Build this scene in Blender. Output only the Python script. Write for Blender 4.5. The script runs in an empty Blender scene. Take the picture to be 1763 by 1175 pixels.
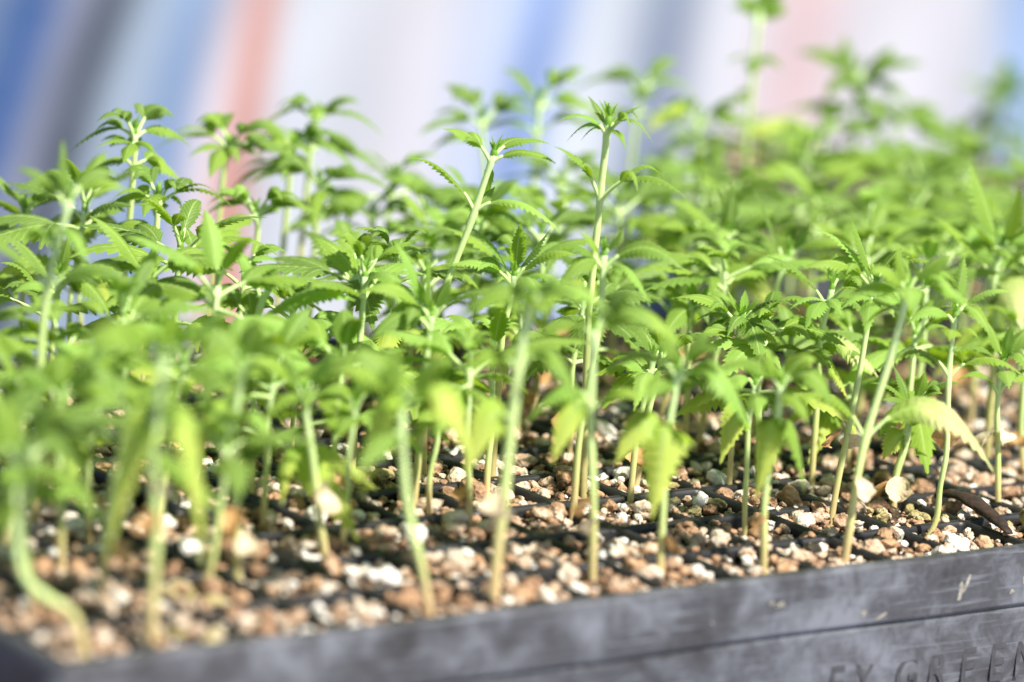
import bpy, math, random
import numpy as np
from mathutils import Vector

# ------------------------------------------------------------------ camera, sky, sun, exposure (world unit = metre, tables in mm)
SC = bpy.context.scene
COL = SC.collection
MM = 0.001
YAW, PITCH, ROLL = math.radians(39.75), math.radians(12.04), math.radians(5.72)
cam_data = bpy.data.cameras.new('camera')
cam = bpy.data.objects.new('camera', cam_data)
COL.objects.link(cam)
fw = Vector((math.sin(YAW)*math.cos(PITCH), math.cos(YAW)*math.cos(PITCH), -math.sin(PITCH)))
rt = Vector((math.cos(YAW), -math.sin(YAW), 0))
up = rt.cross(fw)
rt2 = rt*math.cos(ROLL) + up*math.sin(ROLL)
up2 = -rt*math.sin(ROLL) + up*math.cos(ROLL)
from mathutils import Matrix
cam.matrix_world = Matrix(((rt2.x, up2.x, -fw.x, -0.538), (rt2.y, up2.y, -fw.y, -0.800), (rt2.z, up2.z, -fw.z, 0.293), (0, 0, 0, 1)))
cam_data.lens = 150
cam_data.sensor_width = 36
cam_data.clip_start = 0.02
cam_data.clip_end = 200
cam_data.dof.use_dof = True
cam_data.dof.focus_distance = 1.222
cam_data.dof.aperture_fstop = 5.6
SC.camera = cam

SUN_EL = math.radians(52)
SUN_AZ = math.atan2(0.16, -0.987)            # from +Y towards +X
world = bpy.data.worlds.new('World')
SC.world = world
world.use_nodes = True
wn = world.node_tree.nodes
wl = world.node_tree.links
sky = wn.new('ShaderNodeTexSky')
sky.sky_type = 'NISHITA'
sky.sun_disc = False
sky.sun_elevation = SUN_EL
sky.sun_rotation = SUN_AZ
bg = wn['Background']
bg.inputs['Strength'].default_value = 0.06
wl.new(sky.outputs[0], bg.inputs['Color'])
sun_data = bpy.data.lights.new('sun', 'SUN')
sun_data.energy = 5.0
sun_data.angle = math.radians(2.5)
sun_data.color = (1.0, 0.93, 0.80)
sun = bpy.data.objects.new('sun', sun_data)
COL.objects.link(sun)
sd = Vector((math.sin(SUN_AZ)*math.cos(SUN_EL), math.cos(SUN_AZ)*math.cos(SUN_EL), math.sin(SUN_EL)))
sun.rotation_euler = sd.to_track_quat('Z', 'Y').to_euler()
sun.location = (1, -1, 2)
vs = SC.view_settings
vs.view_transform = 'Standard'
vs.look = 'None'
vs.gamma = 1
vs.use_curve_mapping = False
vs.exposure = 0.80

rng = random.Random(11)
nrng = np.random.default_rng(4)

# ------------------------------------------------------------------ helpers
def mesh_obj(name, verts, faces, mat, parent=None, loc=(0, 0, 0), uvs=None, smooth=True):
    me = bpy.data.meshes.new(name)
    me.from_pydata([tuple(v) for v in verts], [], faces)
    if uvs is not None:
        uvl = me.uv_layers.new(name='UVMap')
        idx = np.empty(len(me.loops), dtype=np.int32)
        me.loops.foreach_get('vertex_index', idx)
        uvl.data.foreach_set('uv', np.asarray(uvs, dtype=np.float32)[idx].ravel())
    if smooth:
        me.polygons.foreach_set('use_smooth', [True]*len(me.polygons))
    if mat:
        me.materials.append(mat)
    o = bpy.data.objects.new(name, me)
    COL.objects.link(o)
    o.location = loc
    if parent is not None:
        o.parent = parent
    return o

def link_mesh(name, me, parent=None, loc=(0, 0, 0), rot=(0, 0, 0), scale=(1, 1, 1)):
    o = bpy.data.objects.new(name, me)
    COL.objects.link(o)
    o.location, o.rotation_euler, o.scale = loc, rot, scale
    if parent is not None:
        o.parent = parent
    return o

def tag(o, label, cat=None, group=None, kind=None):
    if label: o['label'] = label
    if cat: o['category'] = cat
    if group: o['group'] = group
    if kind: o['kind'] = kind
    return o

def empty(name, loc):
    o = bpy.data.objects.new(name, None)
    COL.objects.link(o)
    o.location = loc
    o.empty_display_size = 0.005
    return o

class N:
    """tiny node builder"""
    def __init__(self, name):
        self.m = bpy.data.materials.new(name)
        self.m.use_nodes = True
        self.t = self.m.node_tree
        self.b = self.t.nodes['Principled BSDF']
        self.out = self.t.nodes['Material Output']
    def new(self, typ, **kw):
        n = self.t.nodes.new(typ)
        for k, v in kw.items():
            if k.startswith('i_'):
                key = k[2:]
                n.inputs[int(key) if key.isdigit() else key].default_value = v
            else:
                setattr(n, k, v)
        return n
    def link(self, a, b): self.t.links.new(a, b)
    def noise(self, scale, detail=3, rough=.55, coord='Object', dist=0.0):
        tc = self.new('ShaderNodeTexCoord')
        n = self.new('ShaderNodeTexNoise')
        n.inputs['Scale'].default_value = scale
        n.inputs['Detail'].default_value = detail
        n.inputs['Roughness'].default_value = rough
        n.inputs['Distortion'].default_value = dist
        self.link(tc.outputs[coord], n.inputs['Vector'])
        return n
    def ramp(self, src, stops, interp='LINEAR'):
        r = self.new('ShaderNodeValToRGB')
        r.color_ramp.interpolation = interp
        e = r.color_ramp.elements
        while len(e) < len(stops): e.new(0.5)
        for k, (p, c) in enumerate(stops):
            e[k].position = p
            e[k].color = (*c, 1) if len(c) == 3 else c
        self.link(src, r.inputs[0])
        return r
    def mix(self, fac, a, b, mode='MIX'):
        n = self.new('ShaderNodeMix', data_type='RGBA', blend_type=mode)
        for s, v in ((n.inputs[0], fac), (n.inputs[6], a), (n.inputs[7], b)):
            if hasattr(v, 'is_linked') or hasattr(v, 'links'): self.link(v, s)
            else: s.default_value = v if isinstance(v, (int, float)) else (*v, 1)
        return n.outputs[2]
    def math(self, op, a, b=None, clamp=False):
        n = self.new('ShaderNodeMath', operation=op, use_clamp=clamp)
        for s, v in ((n.inputs[0], a), (n.inputs[1], b)):
            if v is None: continue
            if hasattr(v, 'links'): self.link(v, s)
            else: s.default_value = v
        return n.outputs[0]
    def bump(self, h, strength=.5, dist=.001):
        n = self.new('ShaderNodeBump')
        n.inputs['Strength'].default_value = strength
        n.inputs['Distance'].default_value = dist
        self.link(h, n.inputs['Height'])
        self.link(n.outputs[0], self.b.inputs['Normal'])

# ------------------------------------------------------------------ materials
def make_leaf_mat(name, c_dark, c_light, c_yellow, yellow):
    k = N(name)
    uv = k.new('ShaderNodeUVMap')
    sep = k.new('ShaderNodeSeparateXYZ'); k.link(uv.outputs[0], sep.inputs[0])
    u, v = sep.outputs[0], sep.outputs[1]
    av = k.math('ABSOLUTE', v)
    info = k.new('ShaderNodeObjectInfo')
    nz = k.noise(140, 4)
    f = k.math('ADD', k.math('MULTIPLY', info.outputs['Random'], .75), k.math('MULTIPLY', k.math('SUBTRACT', nz.outputs[0], .4), .9), clamp=True)
    col = k.mix(f, c_dark, c_light)
    # yellowing creeping from the tip (old leaves only)
    if yellow > 0:
        yf = k.math('MULTIPLY', k.math('ADD', k.math('MULTIPLY', u, 1.5), k.math('SUBTRACT', k.math('MULTIPLY', nz.outputs[0], 1.1), .85)), yellow*1.7, clamp=True)
        col = k.mix(yf, col, c_yellow)
    # side veins: thin pale lines, forward swept; midrib
    w = k.math('SUBTRACT', k.math('MULTIPLY', u, 11), k.math('MULTIPLY', av, 2.2))
    fr = k.math('ABSOLUTE', k.math('SUBTRACT', k.math('FRACT', w), .5))
    vein = k.math('LESS_THAN', fr, .07)
    mid = k.math('LESS_THAN', av, .07)
    vm = k.math('MAXIMUM', k.math('MULTIPLY', vein, .5), k.math('MULTIPLY', mid, .8))
    col = k.mix(vm, col, (.46, .60, .22))
    geo = k.new('ShaderNodeNewGeometry')
    under = k.mix(.25, col, (.42, .58, .20))
    colf = k.mix(geo.outputs['Backfacing'], col, under)
    k.link(colf, k.b.inputs['Base Color'])
    k.b.inputs['Roughness'].default_value = .45
    k.b.inputs['Specular IOR Level'].default_value = .22
    nb = k.noise(2600, 2)
    pleat = k.math('MULTIPLY', fr, 2.2)
    k.bump(k.math('ADD', k.math('MULTIPLY', nb.outputs[0], .12), pleat), .35, .00016)
    tr = k.new('ShaderNodeBsdfTranslucent')
    tcol = k.mix(.6, colf, (.52, .78, .035))
    k.link(tcol, tr.inputs['Color'])
    mx = k.new('ShaderNodeMixShader', i_0=.42)
    k.link(k.b.outputs[0], mx.inputs[1]); k.link(tr.outputs[0], mx.inputs[2])
    k.link(mx.outputs[0], k.out.inputs['Surface'])
    return k.m
M_LEAF = make_leaf_mat('leaf_green', (.085, .225, .008), (.27, .45, .018), (.7, .72, .2), 0)
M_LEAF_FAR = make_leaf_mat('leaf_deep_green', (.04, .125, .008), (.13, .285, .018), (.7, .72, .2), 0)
M_LEAF_Y1 = make_leaf_mat('leaf_yellowing', (.30, .52, .05), (.44, .64, .07), (.68, .72, .13), .5)
M_LEAF_Y2 = make_leaf_mat('leaf_pale_yellow', (.28, .46, .07), (.40, .58, .11), (.86, .84, .42), 1.0)
M_TIP = make_leaf_mat('leaf_young', (.20, .44, .05), (.34, .58, .10), (.7, .72, .2), 0)

def make_stem_mat():
    k = N('stem_green')
    uv = k.new('ShaderNodeUVMap')
    sep = k.new('ShaderNodeSeparateXYZ'); k.link(uv.outputs[0], sep.inputs[0])
    nz = k.noise(300, 3)
    f = k.math('ADD', sep.outputs[0], k.math('MULTIPLY', k.math('SUBTRACT', nz.outputs[0], .5), .25))
    r = k.ramp(f, [(.0, (.42, .36, .13)), (.14, (.55, .52, .20)), (.32, (.54, .68, .24)), (.70, (.56, .73, .32)), (1.0, (.54, .73, .38))])
    info = k.new('ShaderNodeObjectInfo')
    # object colour's alpha-free red channel carries how tan the lower stem is
    so = k.new('ShaderNodeSeparateColor'); k.link(info.outputs['Color'], so.inputs[0])
    nb = k.noise(120, 4)
    low = k.math('SUBTRACT', 1.05, k.math('MULTIPLY', sep.outputs[0], 2.6), clamp=True)
    patch = k.math('MULTIPLY', k.math('MULTIPLY', low, so.outputs[0]), k.math('MULTIPLY', nb.outputs[0], 1.9), clamp=True)
    col = k.mix(patch, r.outputs[0], (.70, .42, .27))
    # fine lengthwise ribs
    st = k.new('ShaderNodeTexWave', wave_type='BANDS', bands_direction='Y')
    st.inputs['Scale'].default_value = 3.0
    st.inputs['Distortion'].default_value = 1.2
    k.link(uv.outputs[0], st.inputs['Vector'])
    col = k.mix(k.math('MULTIPLY', st.outputs['Fac'], .28), col, (.66, .80, .44))
    k.link(col, k.b.inputs['Base Color'])
    k.b.inputs['Roughness'].default_value = .45
    k.b.inputs['Subsurface Weight'].default_value = .25
    k.b.inputs['Subsurface Radius'].default_value = (.8, 1.0, .3)
    k.b.inputs['Subsurface Scale'].default_value = .0012
    k.bump(st.outputs['Fac'], .25, .0002)
    return k.m
M_STEM = make_stem_mat()

def make_petiole():
    k = N('leaf_stalk')
    nz = k.noise(200, 2)
    r = k.ramp(nz.outputs[0], [(.3, (.46, .66, .22)), (.7, (.62, .78, .40))])
    k.link(r.outputs[0], k.b.inputs['Base Color'])
    k.b.inputs['Roughness'].default_value = .5
    return k.m
M_PET = make_petiole()

def make_dry(name, a, b, c):
    k = N(name)
    nz = k.noise(380, 4)
    r = k.ramp(nz.outputs[0], [(.25, a), (.5, b), (.75, c)])
    k.link(r.outputs[0], k.b.inputs['Base Color'])
    k.b.inputs['Roughness'].default_value = .65
    nb = k.noise(900, 3); k.bump(nb.outputs[0], .6, .0004)
    tr = k.new('ShaderNodeBsdfTranslucent'); k.link(r.outputs[0], tr.inputs[0])
    mx = k.new('ShaderNodeMixShader', i_0=.25)
    k.link(k.b.outputs[0], mx.inputs[1]); k.link(tr.outputs[0], mx.inputs[2]); k.link(mx.outputs[0], k.out.inputs[0])
    return k.m
M_DRY = make_dry('withered_tan', (.40, .19, .06), (.62, .36, .15), (.74, .55, .30))
M_DRY_PALE = make_dry('withered_pale', (.62, .45, .28), (.78, .66, .46), (.84, .78, .62))

def make_grain(name, pal):
    k = N(name)
    info = k.new('ShaderNodeObjectInfo')
    tc = k.new('ShaderNodeTexCoord')
    add = k.new('ShaderNodeVectorMath', operation='ADD'); k.link(tc.outputs['Object'], add.inputs[0])
    cmb = k.new('ShaderNodeCombineXYZ')
    rv = k.math('MULTIPLY', info.outputs['Random'], 3.7)
    k.link(rv, cmb.inputs[0]); k.link(rv, cmb.inputs[1]); k.link(cmb.outputs[0], add.inputs[1])
    nz = k.new('ShaderNodeTexNoise'); nz.inputs['Scale'].default_value = 170; nz.inputs['Detail'].default_value = 4; k.link(add.outputs[0], nz.inputs['Vector'])
    n2 = k.new('ShaderNodeTexNoise'); n2.inputs['Scale'].default_value = 900; n2.inputs['Detail'].default_value = 3; k.link(add.outputs[0], n2.inputs['Vector'])
    f = k.math('ADD', nz.outputs[0], k.math('MULTIPLY', k.math('SUBTRACT', n2.outputs[0], .5), .45))
    r = k.ramp(f, pal)
    k.link(r.outputs[0], k.b.inputs['Base Color'])
    k.b.inputs['Roughness'].default_value = .9
    k.b.inputs['Specular IOR Level'].default_value = .15
    n3 = k.new('ShaderNodeTexVoronoi'); n3.inputs['Scale'].default_value = 620; k.link(add.outputs[0], n3.inputs['Vector'])
    h = k.math('ADD', n2.outputs[0], k.math('MULTIPLY', n3.outputs['Distance'], .8))
    k.bump(h, 1.0, .0010)
    return k.m
WHT, CRM, TAN, BRN, DKB, ALG = (.80, .77, .72), (.67, .575, .475), (.53, .39, .285), (.35, .22, .14), (.16, .095, .062), (.34, .30, .13)
M_GR = [make_grain('grain_white', [(.25, CRM), (.42, WHT), (.8, (.84, .82, .80))]),
        make_grain('grain_cream', [(.22, BRN), (.40, TAN), (.55, CRM), (.72, WHT)]),
        make_grain('grain_tan', [(.25, DKB), (.40, BRN), (.54, TAN), (.72, CRM)]),
        make_grain('grain_brown', [(.28, DKB), (.46, BRN), (.60, (.50, .30, .17)), (.78, CRM)]),
        make_grain('grain_mossy', [(.25, DKB), (.42, ALG), (.58, (.50, .43, .24)), (.75, CRM)])]
def make_soil():
    k = N('potting_mix')
    nz = k.noise(420, 5, .7)
    r = k.ramp(nz.outputs[0], [(.3, (.022, .015, .010)), (.52, (.075, .045, .026)), (.66, (.20, .125, .07)), (.8, (.33, .25, .14))])
    k.link(r.outputs[0], k.b.inputs['Base Color'])
    k.b.inputs['Roughness'].default_value = .95
    n2 = k.noise(900, 4); k.bump(n2.outputs[0], 1.0, .0012)
    return k.m
M_SOIL = make_soil()

def make_plastic(name, dark, mid, light, amt):
    k = N(name)
    n1 = k.noise(22, 5, .65)
    n2 = k.noise(90, 6, .7, dist=.6)
    tc = k.new('ShaderNodeTexCoord'); mp = k.new('ShaderNodeMapping'); mp.inputs['Scale'].default_value = (45, 45, 700)
    k.link(tc.outputs['Object'], mp.inputs[0])
    n3 = k.new('ShaderNodeTexNoise'); n3.inputs['Scale'].default_value = 1; n3.inputs['Detail'].default_value = 5; k.link(mp.outputs[0], n3.inputs['Vector'])
    f = k.math('ADD', k.math('MULTIPLY', n1.outputs[0], .55), k.math('MULTIPLY', n2.outputs[0], .45))
    r = k.ramp(f, [(.38, dark), (.50, mid), (.64, light)])
    sc = k.ramp(n3.outputs[0], [(.55, (0, 0, 0)), (.72, (1, 1, 1))])
    col = k.mix(k.math('MULTIPLY', sc.outputs[0], amt), r.outputs[0], light)
    k.link(col, k.b.inputs['Base Color'])
    rr = k.ramp(n2.outputs[0], [(.3, (.38,)*3), (.7, (.62,)*3)])
    k.link(rr.outputs[0], k.b.inputs['Roughness'])
    k.bump(k.math('ADD', n2.outputs[0], n3.outputs[0]), .18, .0006)
    return k.m
M_RIM = make_plastic('weathered_black_plastic', (.024, .024, .027), (.054, .057, .070), (.15, .163, .20), .8)
M_CELL = make_plastic('black_plastic', (.010, .010, .012), (.016, .016, .019), (.035, .036, .042), .3)
def make_simple(name, c0, c1, scale, rough=.8):
    k = N(name)
    nz = k.noise(scale, 5)
    r = k.ramp(nz.outputs[0], [(.3, c0), (.7, c1)])
    k.link(r.outputs[0], k.b.inputs['Base Color']); k.b.inputs['Roughness'].default_value = rough
    k.bump(nz.outputs[0], .6, .0006)
    return k.m
M_SPLASH = make_simple('dried_splash', (.13, .125, .115), (.33, .315, .285), 700)
M_BARK = make_simple('dark_bark', (.006, .005, .004), (.05, .024, .014), 420, .75)
M_GROUND = make_simple('bare_floor', (.20, .19, .18), (.30, .29, .28), 6, .9)

# ------------------------------------------------------------------ the setting: floor and striped tarp
GZ = -70*MM
g = mesh_obj('ground', [(-20, -20, GZ-.006), (20, -20, GZ-.006), (20, 20, GZ-.006), (-20, 20, GZ-.006)], [(0, 1, 2, 3)], M_GROUND, smooth=False)
tag(g, 'bare grey floor under the striped tarp', kind='structure')

# stripes of the tarp: (edge point far, edge point near, colour) -- the sheet lies slightly skewed, so its stripes fan
BLUE, BLK, RED, WH = (.022, .070, .25), (.013, .015, .030), (.58, .28, .22), (.62, .65, .76)  # stripes deeper at left, paler at right: shade and glare put into their colour
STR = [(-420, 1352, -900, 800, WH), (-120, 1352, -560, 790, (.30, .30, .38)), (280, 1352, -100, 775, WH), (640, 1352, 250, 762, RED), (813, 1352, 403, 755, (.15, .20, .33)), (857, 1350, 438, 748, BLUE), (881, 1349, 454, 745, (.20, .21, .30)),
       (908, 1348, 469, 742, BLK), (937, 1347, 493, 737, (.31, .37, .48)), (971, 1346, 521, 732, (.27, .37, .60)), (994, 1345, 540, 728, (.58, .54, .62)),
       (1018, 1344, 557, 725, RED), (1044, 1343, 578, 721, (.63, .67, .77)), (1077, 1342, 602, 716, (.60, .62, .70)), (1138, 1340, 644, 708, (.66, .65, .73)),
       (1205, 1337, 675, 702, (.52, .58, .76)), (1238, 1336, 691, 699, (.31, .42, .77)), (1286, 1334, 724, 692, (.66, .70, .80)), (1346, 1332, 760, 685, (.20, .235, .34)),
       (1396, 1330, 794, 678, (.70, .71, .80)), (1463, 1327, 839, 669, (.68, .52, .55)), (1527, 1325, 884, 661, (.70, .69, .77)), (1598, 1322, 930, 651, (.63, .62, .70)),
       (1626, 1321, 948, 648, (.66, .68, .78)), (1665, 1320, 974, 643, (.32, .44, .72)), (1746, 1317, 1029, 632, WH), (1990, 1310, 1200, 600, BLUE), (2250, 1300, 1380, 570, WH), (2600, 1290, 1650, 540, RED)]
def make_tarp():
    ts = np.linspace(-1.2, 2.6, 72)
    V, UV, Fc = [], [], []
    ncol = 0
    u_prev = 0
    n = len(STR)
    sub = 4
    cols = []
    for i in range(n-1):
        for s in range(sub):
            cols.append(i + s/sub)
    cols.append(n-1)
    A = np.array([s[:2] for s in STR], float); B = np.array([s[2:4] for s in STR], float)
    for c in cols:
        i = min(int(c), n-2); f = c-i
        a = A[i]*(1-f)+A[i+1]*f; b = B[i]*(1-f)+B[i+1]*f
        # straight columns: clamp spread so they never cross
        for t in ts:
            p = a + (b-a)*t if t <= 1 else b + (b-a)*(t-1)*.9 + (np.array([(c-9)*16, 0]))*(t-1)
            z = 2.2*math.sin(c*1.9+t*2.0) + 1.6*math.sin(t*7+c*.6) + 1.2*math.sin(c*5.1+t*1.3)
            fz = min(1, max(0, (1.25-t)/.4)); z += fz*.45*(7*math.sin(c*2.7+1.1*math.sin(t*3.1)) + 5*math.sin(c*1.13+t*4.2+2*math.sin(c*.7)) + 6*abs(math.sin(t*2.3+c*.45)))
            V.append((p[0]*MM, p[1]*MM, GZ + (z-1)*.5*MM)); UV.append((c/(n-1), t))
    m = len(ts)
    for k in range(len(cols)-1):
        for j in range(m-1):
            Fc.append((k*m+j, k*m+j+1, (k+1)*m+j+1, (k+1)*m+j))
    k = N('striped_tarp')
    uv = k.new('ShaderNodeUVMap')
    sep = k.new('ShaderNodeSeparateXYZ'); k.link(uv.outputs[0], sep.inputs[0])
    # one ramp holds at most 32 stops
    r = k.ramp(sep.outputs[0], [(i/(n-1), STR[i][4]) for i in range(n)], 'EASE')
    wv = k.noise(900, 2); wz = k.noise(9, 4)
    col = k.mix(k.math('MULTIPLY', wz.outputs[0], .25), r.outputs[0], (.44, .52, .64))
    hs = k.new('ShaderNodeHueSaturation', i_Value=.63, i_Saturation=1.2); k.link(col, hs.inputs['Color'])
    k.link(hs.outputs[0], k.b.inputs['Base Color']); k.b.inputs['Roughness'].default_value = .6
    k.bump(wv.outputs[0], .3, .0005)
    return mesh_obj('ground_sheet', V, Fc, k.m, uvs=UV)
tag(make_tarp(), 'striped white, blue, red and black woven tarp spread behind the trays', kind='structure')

# ------------------------------------------------------------------ trays
PIT, MAR = 27.0, 5.0
def rounded_rect(w, d, o, rad, seg=5, sub=26):
    """loop of a w x d rectangle (corner at 0,0) grown outward by o; straight runs are subdivided and bow a little, like old plastic"""
    r = max(rad+o, .6)
    cor = []
    for cx, cy, a0 in ((rad, rad, 180), (w-rad, rad, 270), (w-rad, d-rad, 0), (rad, d-rad, 90)):
        cor.append([(cx + r*math.cos(math.radians(a0+90*k/seg)), cy + r*math.sin(math.radians(a0+90*k/seg))) for k in range(seg+1)])
    pts = []
    for q in range(4):
        pts += cor[q]
        a, c = cor[q][-1], cor[(q+1) % 4][0]
        nx, ny = ((0, -1), (1, 0), (0, 1), (-1, 0))[q]
        for k in range(1, sub):
            t = k/sub
            bow = (.45*math.sin(t*11+q)+.3*math.sin(t*29+2*q))*math.sin(math.pi*t)*min(1, max(0, (o+5)/5))
            pts.append((a[0]+(c[0]-a[0])*t+nx*bow, a[1]+(c[1]-a[1])*t+ny*bow))
    return pts
CELL_ME = None
def cell_mesh():
    """one plug: flange with a rounded lip, four tapering walls and a floor"""
    V, Fc = [], []
    prof = [(13.5, -1.1), (13.1, -.75), (12.7, -.8), (12.35, -1.3), (12.1, -2.2), (10.6, -24), (8.2, -44)]
    def sq(hw, z, rr):
        pts = []
        for cx, cy, a0 in ((-1, -1, 180), (1, -1, 270), (1, 1, 0), (-1, 1, 90)):
            for q in range(4):
                a = math.radians(a0+30*q)
                pts.append((((hw-rr)*cx + rr*math.cos(a))*MM, ((hw-rr)*cy + rr*math.sin(a))*MM, z*MM))
        return pts
    for i, (hw, z) in enumerate(prof):
        V += sq(hw, z, .02 if i == 0 else (.5 if i == 1 else 2.0))
    n = 16
    for i in range(len(prof)-1):
        for q in range(n):
            a, b = i*n+q, i*n+(q+1) % n
            Fc.append((a, b, b+n, a+n))
    Fc.append(tuple((len(prof)-1)*n+q for q in range(n))[::-1])
    me = bpy.data.meshes.new('cell'); me.from_pydata(V, [], Fc)
    me.polygons.foreach_set('use_smooth', [True]*len(me.polygons)); me.materials.append(M_CELL)
    return me
def soil_mesh(seed):
    r_ = np.random.default_rng(seed)
    n = 11
    V, Fc = [], []
    hgt = r_.normal(0, .8, (n, n))
    for i in range(n):
        for j in range(n):
            x, y = -12.2+24.4*i/(n-1), -12.2+24.4*j/(n-1)
            e = max(abs(x), abs(y))/12.2
            V.append((x*MM, y*MM, (-3.9 + hgt[i, j] - 1.3*e**4)*MM))
    for i in range(n-1):
        for j in range(n-1):
            Fc.append((i*n+j, (i+1)*n+j, (i+1)*n+j+1, i*n+j+1))
    me = bpy.data.meshes.new('soil'); me.from_pydata(V, [], Fc)
    me.polygons.foreach_set('use_smooth', [True]*len(me.polygons)); me.materials.append(M_SOIL)
    return me
CELL_ME = cell_mesh()
SOIL_ME = [soil_mesh(s) for s in range(6)]
def make_tray(name, loc, rotz, ncol, nrow, cells):
    root = empty(name, loc); root.rotation_euler = (0, 0, rotz)
    w, d = ncol*PIT+2*MAR, nrow*PIT+2*MAR
    prof = [(-5.0, -1.15), (-4.6, -.5), (-4.2, -.1), (-3.4, .05), (-1.4, .05), (-.7, -.05), (-.25, -.4), (0, -1.0), (.1, -1.8), (.65, -8), (1.1, -15.2), (1.1, -15.7), (.9, -16.1), (.4, -16.3), (-.2, -16.4), (-.5, -16.7), (-.5, -17.2), (-.2, -17.6), (.1, -18.2), (.1, -19), (-.9, -42), (-1.8, -64), (-2.2, -65.5), (-3.5, -66)]
    V, Fc = [], []
    for o, z in prof:
        V += [(x*MM, y*MM, (z+.3*math.sin(x*.045+y*.03)*math.sin(x*.017+1)*(1 if o > -4.9 else 0))*MM) for x, y in rounded_rect(w, d, o, 6.0)]
    n = len(V)//len(prof)
    # split long sides so that slight waviness of old plastic can show
    for i in range(len(prof)-1):
        for q in range(n):
            a, b = i*n+q, i*n+(q+1) % n
            Fc.append((a, a+n, b+n, b))
    mesh_obj('rim_wall', V, Fc, M_RIM, root)
    for c, r in cells:
        co = link_mesh('cell', CELL_ME, root, ((MAR+(c+.5)*PIT)*MM, (MAR+(r+.5)*PIT)*MM, 0))
        link_mesh('soil', SOIL_ME[(c*7+r*3) % 6], co, (0, 0, 0), (0, 0, ((c+r) % 4)*math.pi/2))
    return root
tray = make_tray('seedling_tray', (0, 0, 0), 0, 20, 10, [(c, r) for c in range(20) for r in range(10)])
tag(tray, 'weathered black plug tray with raised lettering, in sharp focus at its front rim', 'tray')
TR2 = (545*MM, 390*MM, -.5*MM)
T2A = -math.radians(39.75)
tray2 = make_tray('seedling_tray', TR2, T2A, 14, 9, [(c, r) for c in range(14) for r in range(9)])
tag(tray2, 'second black plug tray, blurred behind the lettered one', 'tray')

# raised lettering on the long side wall
for ch, x in (('E', 254.4), ('Y', 264.7), ('G', 281.3), ('R', 293.0), ('E', 305.0), ('E', 316.5), ('N', 328.4)):
    cu = bpy.data.curves.new('raised_letter', 'FONT')
    cu.body = ch; cu.size = 15.6*MM; cu.align_x = 'CENTER'; cu.extrude = .05*MM; cu.bevel_depth = .16*MM; cu.bevel_resolution = 1; cu.offset = .12*MM
    cu.materials.append(M_RIM)
    tmp = bpy.data.objects.new('tmp', cu); COL.objects.link(tmp)
    bpy.context.view_layer.update()
    lm = bpy.data.meshes.new_from_object(tmp.evaluated_get(bpy.context.evaluated_depsgraph_get()))
    bpy.data.objects.remove(tmp)
    lm.name = 'raised_letter'
    o = bpy.data.objects.new('raised_letter', lm); COL.objects.link(o)
    o.parent = tray
    o.location = (x*MM, .2*MM, -38.3*MM); o.rotation_euler = (math.radians(90-2.4), 0, 0); o.scale = (.80, 1, 1)

# dried splashes on the rim
def splash(pts, x, z, th=.07):
    n = len(pts)
    yb = lambda zz: -(.1 + (-zz-1.8)*.075)
    V = [((x+px)*MM, (yb(z+pz)-.02)*MM, (z+pz)*MM) for px, pz in pts] + [((x+px*.75)*MM, (yb(z+pz)-th)*MM, (z+pz*.75)*MM) for px, pz in pts]
    Fc = [(i, (i+1) % n, n+(i+1) % n, n+i) for i in range(n)] + [tuple(range(n, 2*n))]
    mesh_obj('dried_splash', V, Fc, M_SPLASH, tray)
def blob(r, k=.25, n=12, sx=1, sz=1):
    return [(sx*r*(1+rng.uniform(-k, k))*math.cos(2*math.pi*i/n), sz*r*(1+rng.uniform(-k, k))*math.sin(2*math.pi*i/n)) for i in range(n)]
splash(blob(1.0, .1), 260.4, -12.7)
splash([(-1.8, -3.2), (-.4, -3.2), (.2, -1.4), (1.4, -.6), (2.6, 1.6), (3.4, 3.6), (2.6, 3.9), (1.7, 2.6), (.9, 1.0), (.3, .7), (.2, 1.8), (-.6, 2.2), (-1.3, 1.0), (-1.2, -1.0)], 297.8, -9.4)
splash(blob(1.3, .5, 12, 1.3, .6), 229.6, -7.5)
splash(blob(.8, .4, 10), 226.0, -6.6)
splash(blob(.9, .5, 10, 1, .7), 317.6, -12.1)
splash(blob(.7, .4, 10, .5, 1.8), 322, -9)
splash([(-2.6, -.9), (-1, -1.0), (.6, -.4), (1.8, .5), (2.4, 1.0), (1.3, .9), (0, .4), (-1.6, -.2)], 267.2, -14.2)
splash(blob(.6, .4, 9, 1, .6), 205, -10)

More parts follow.
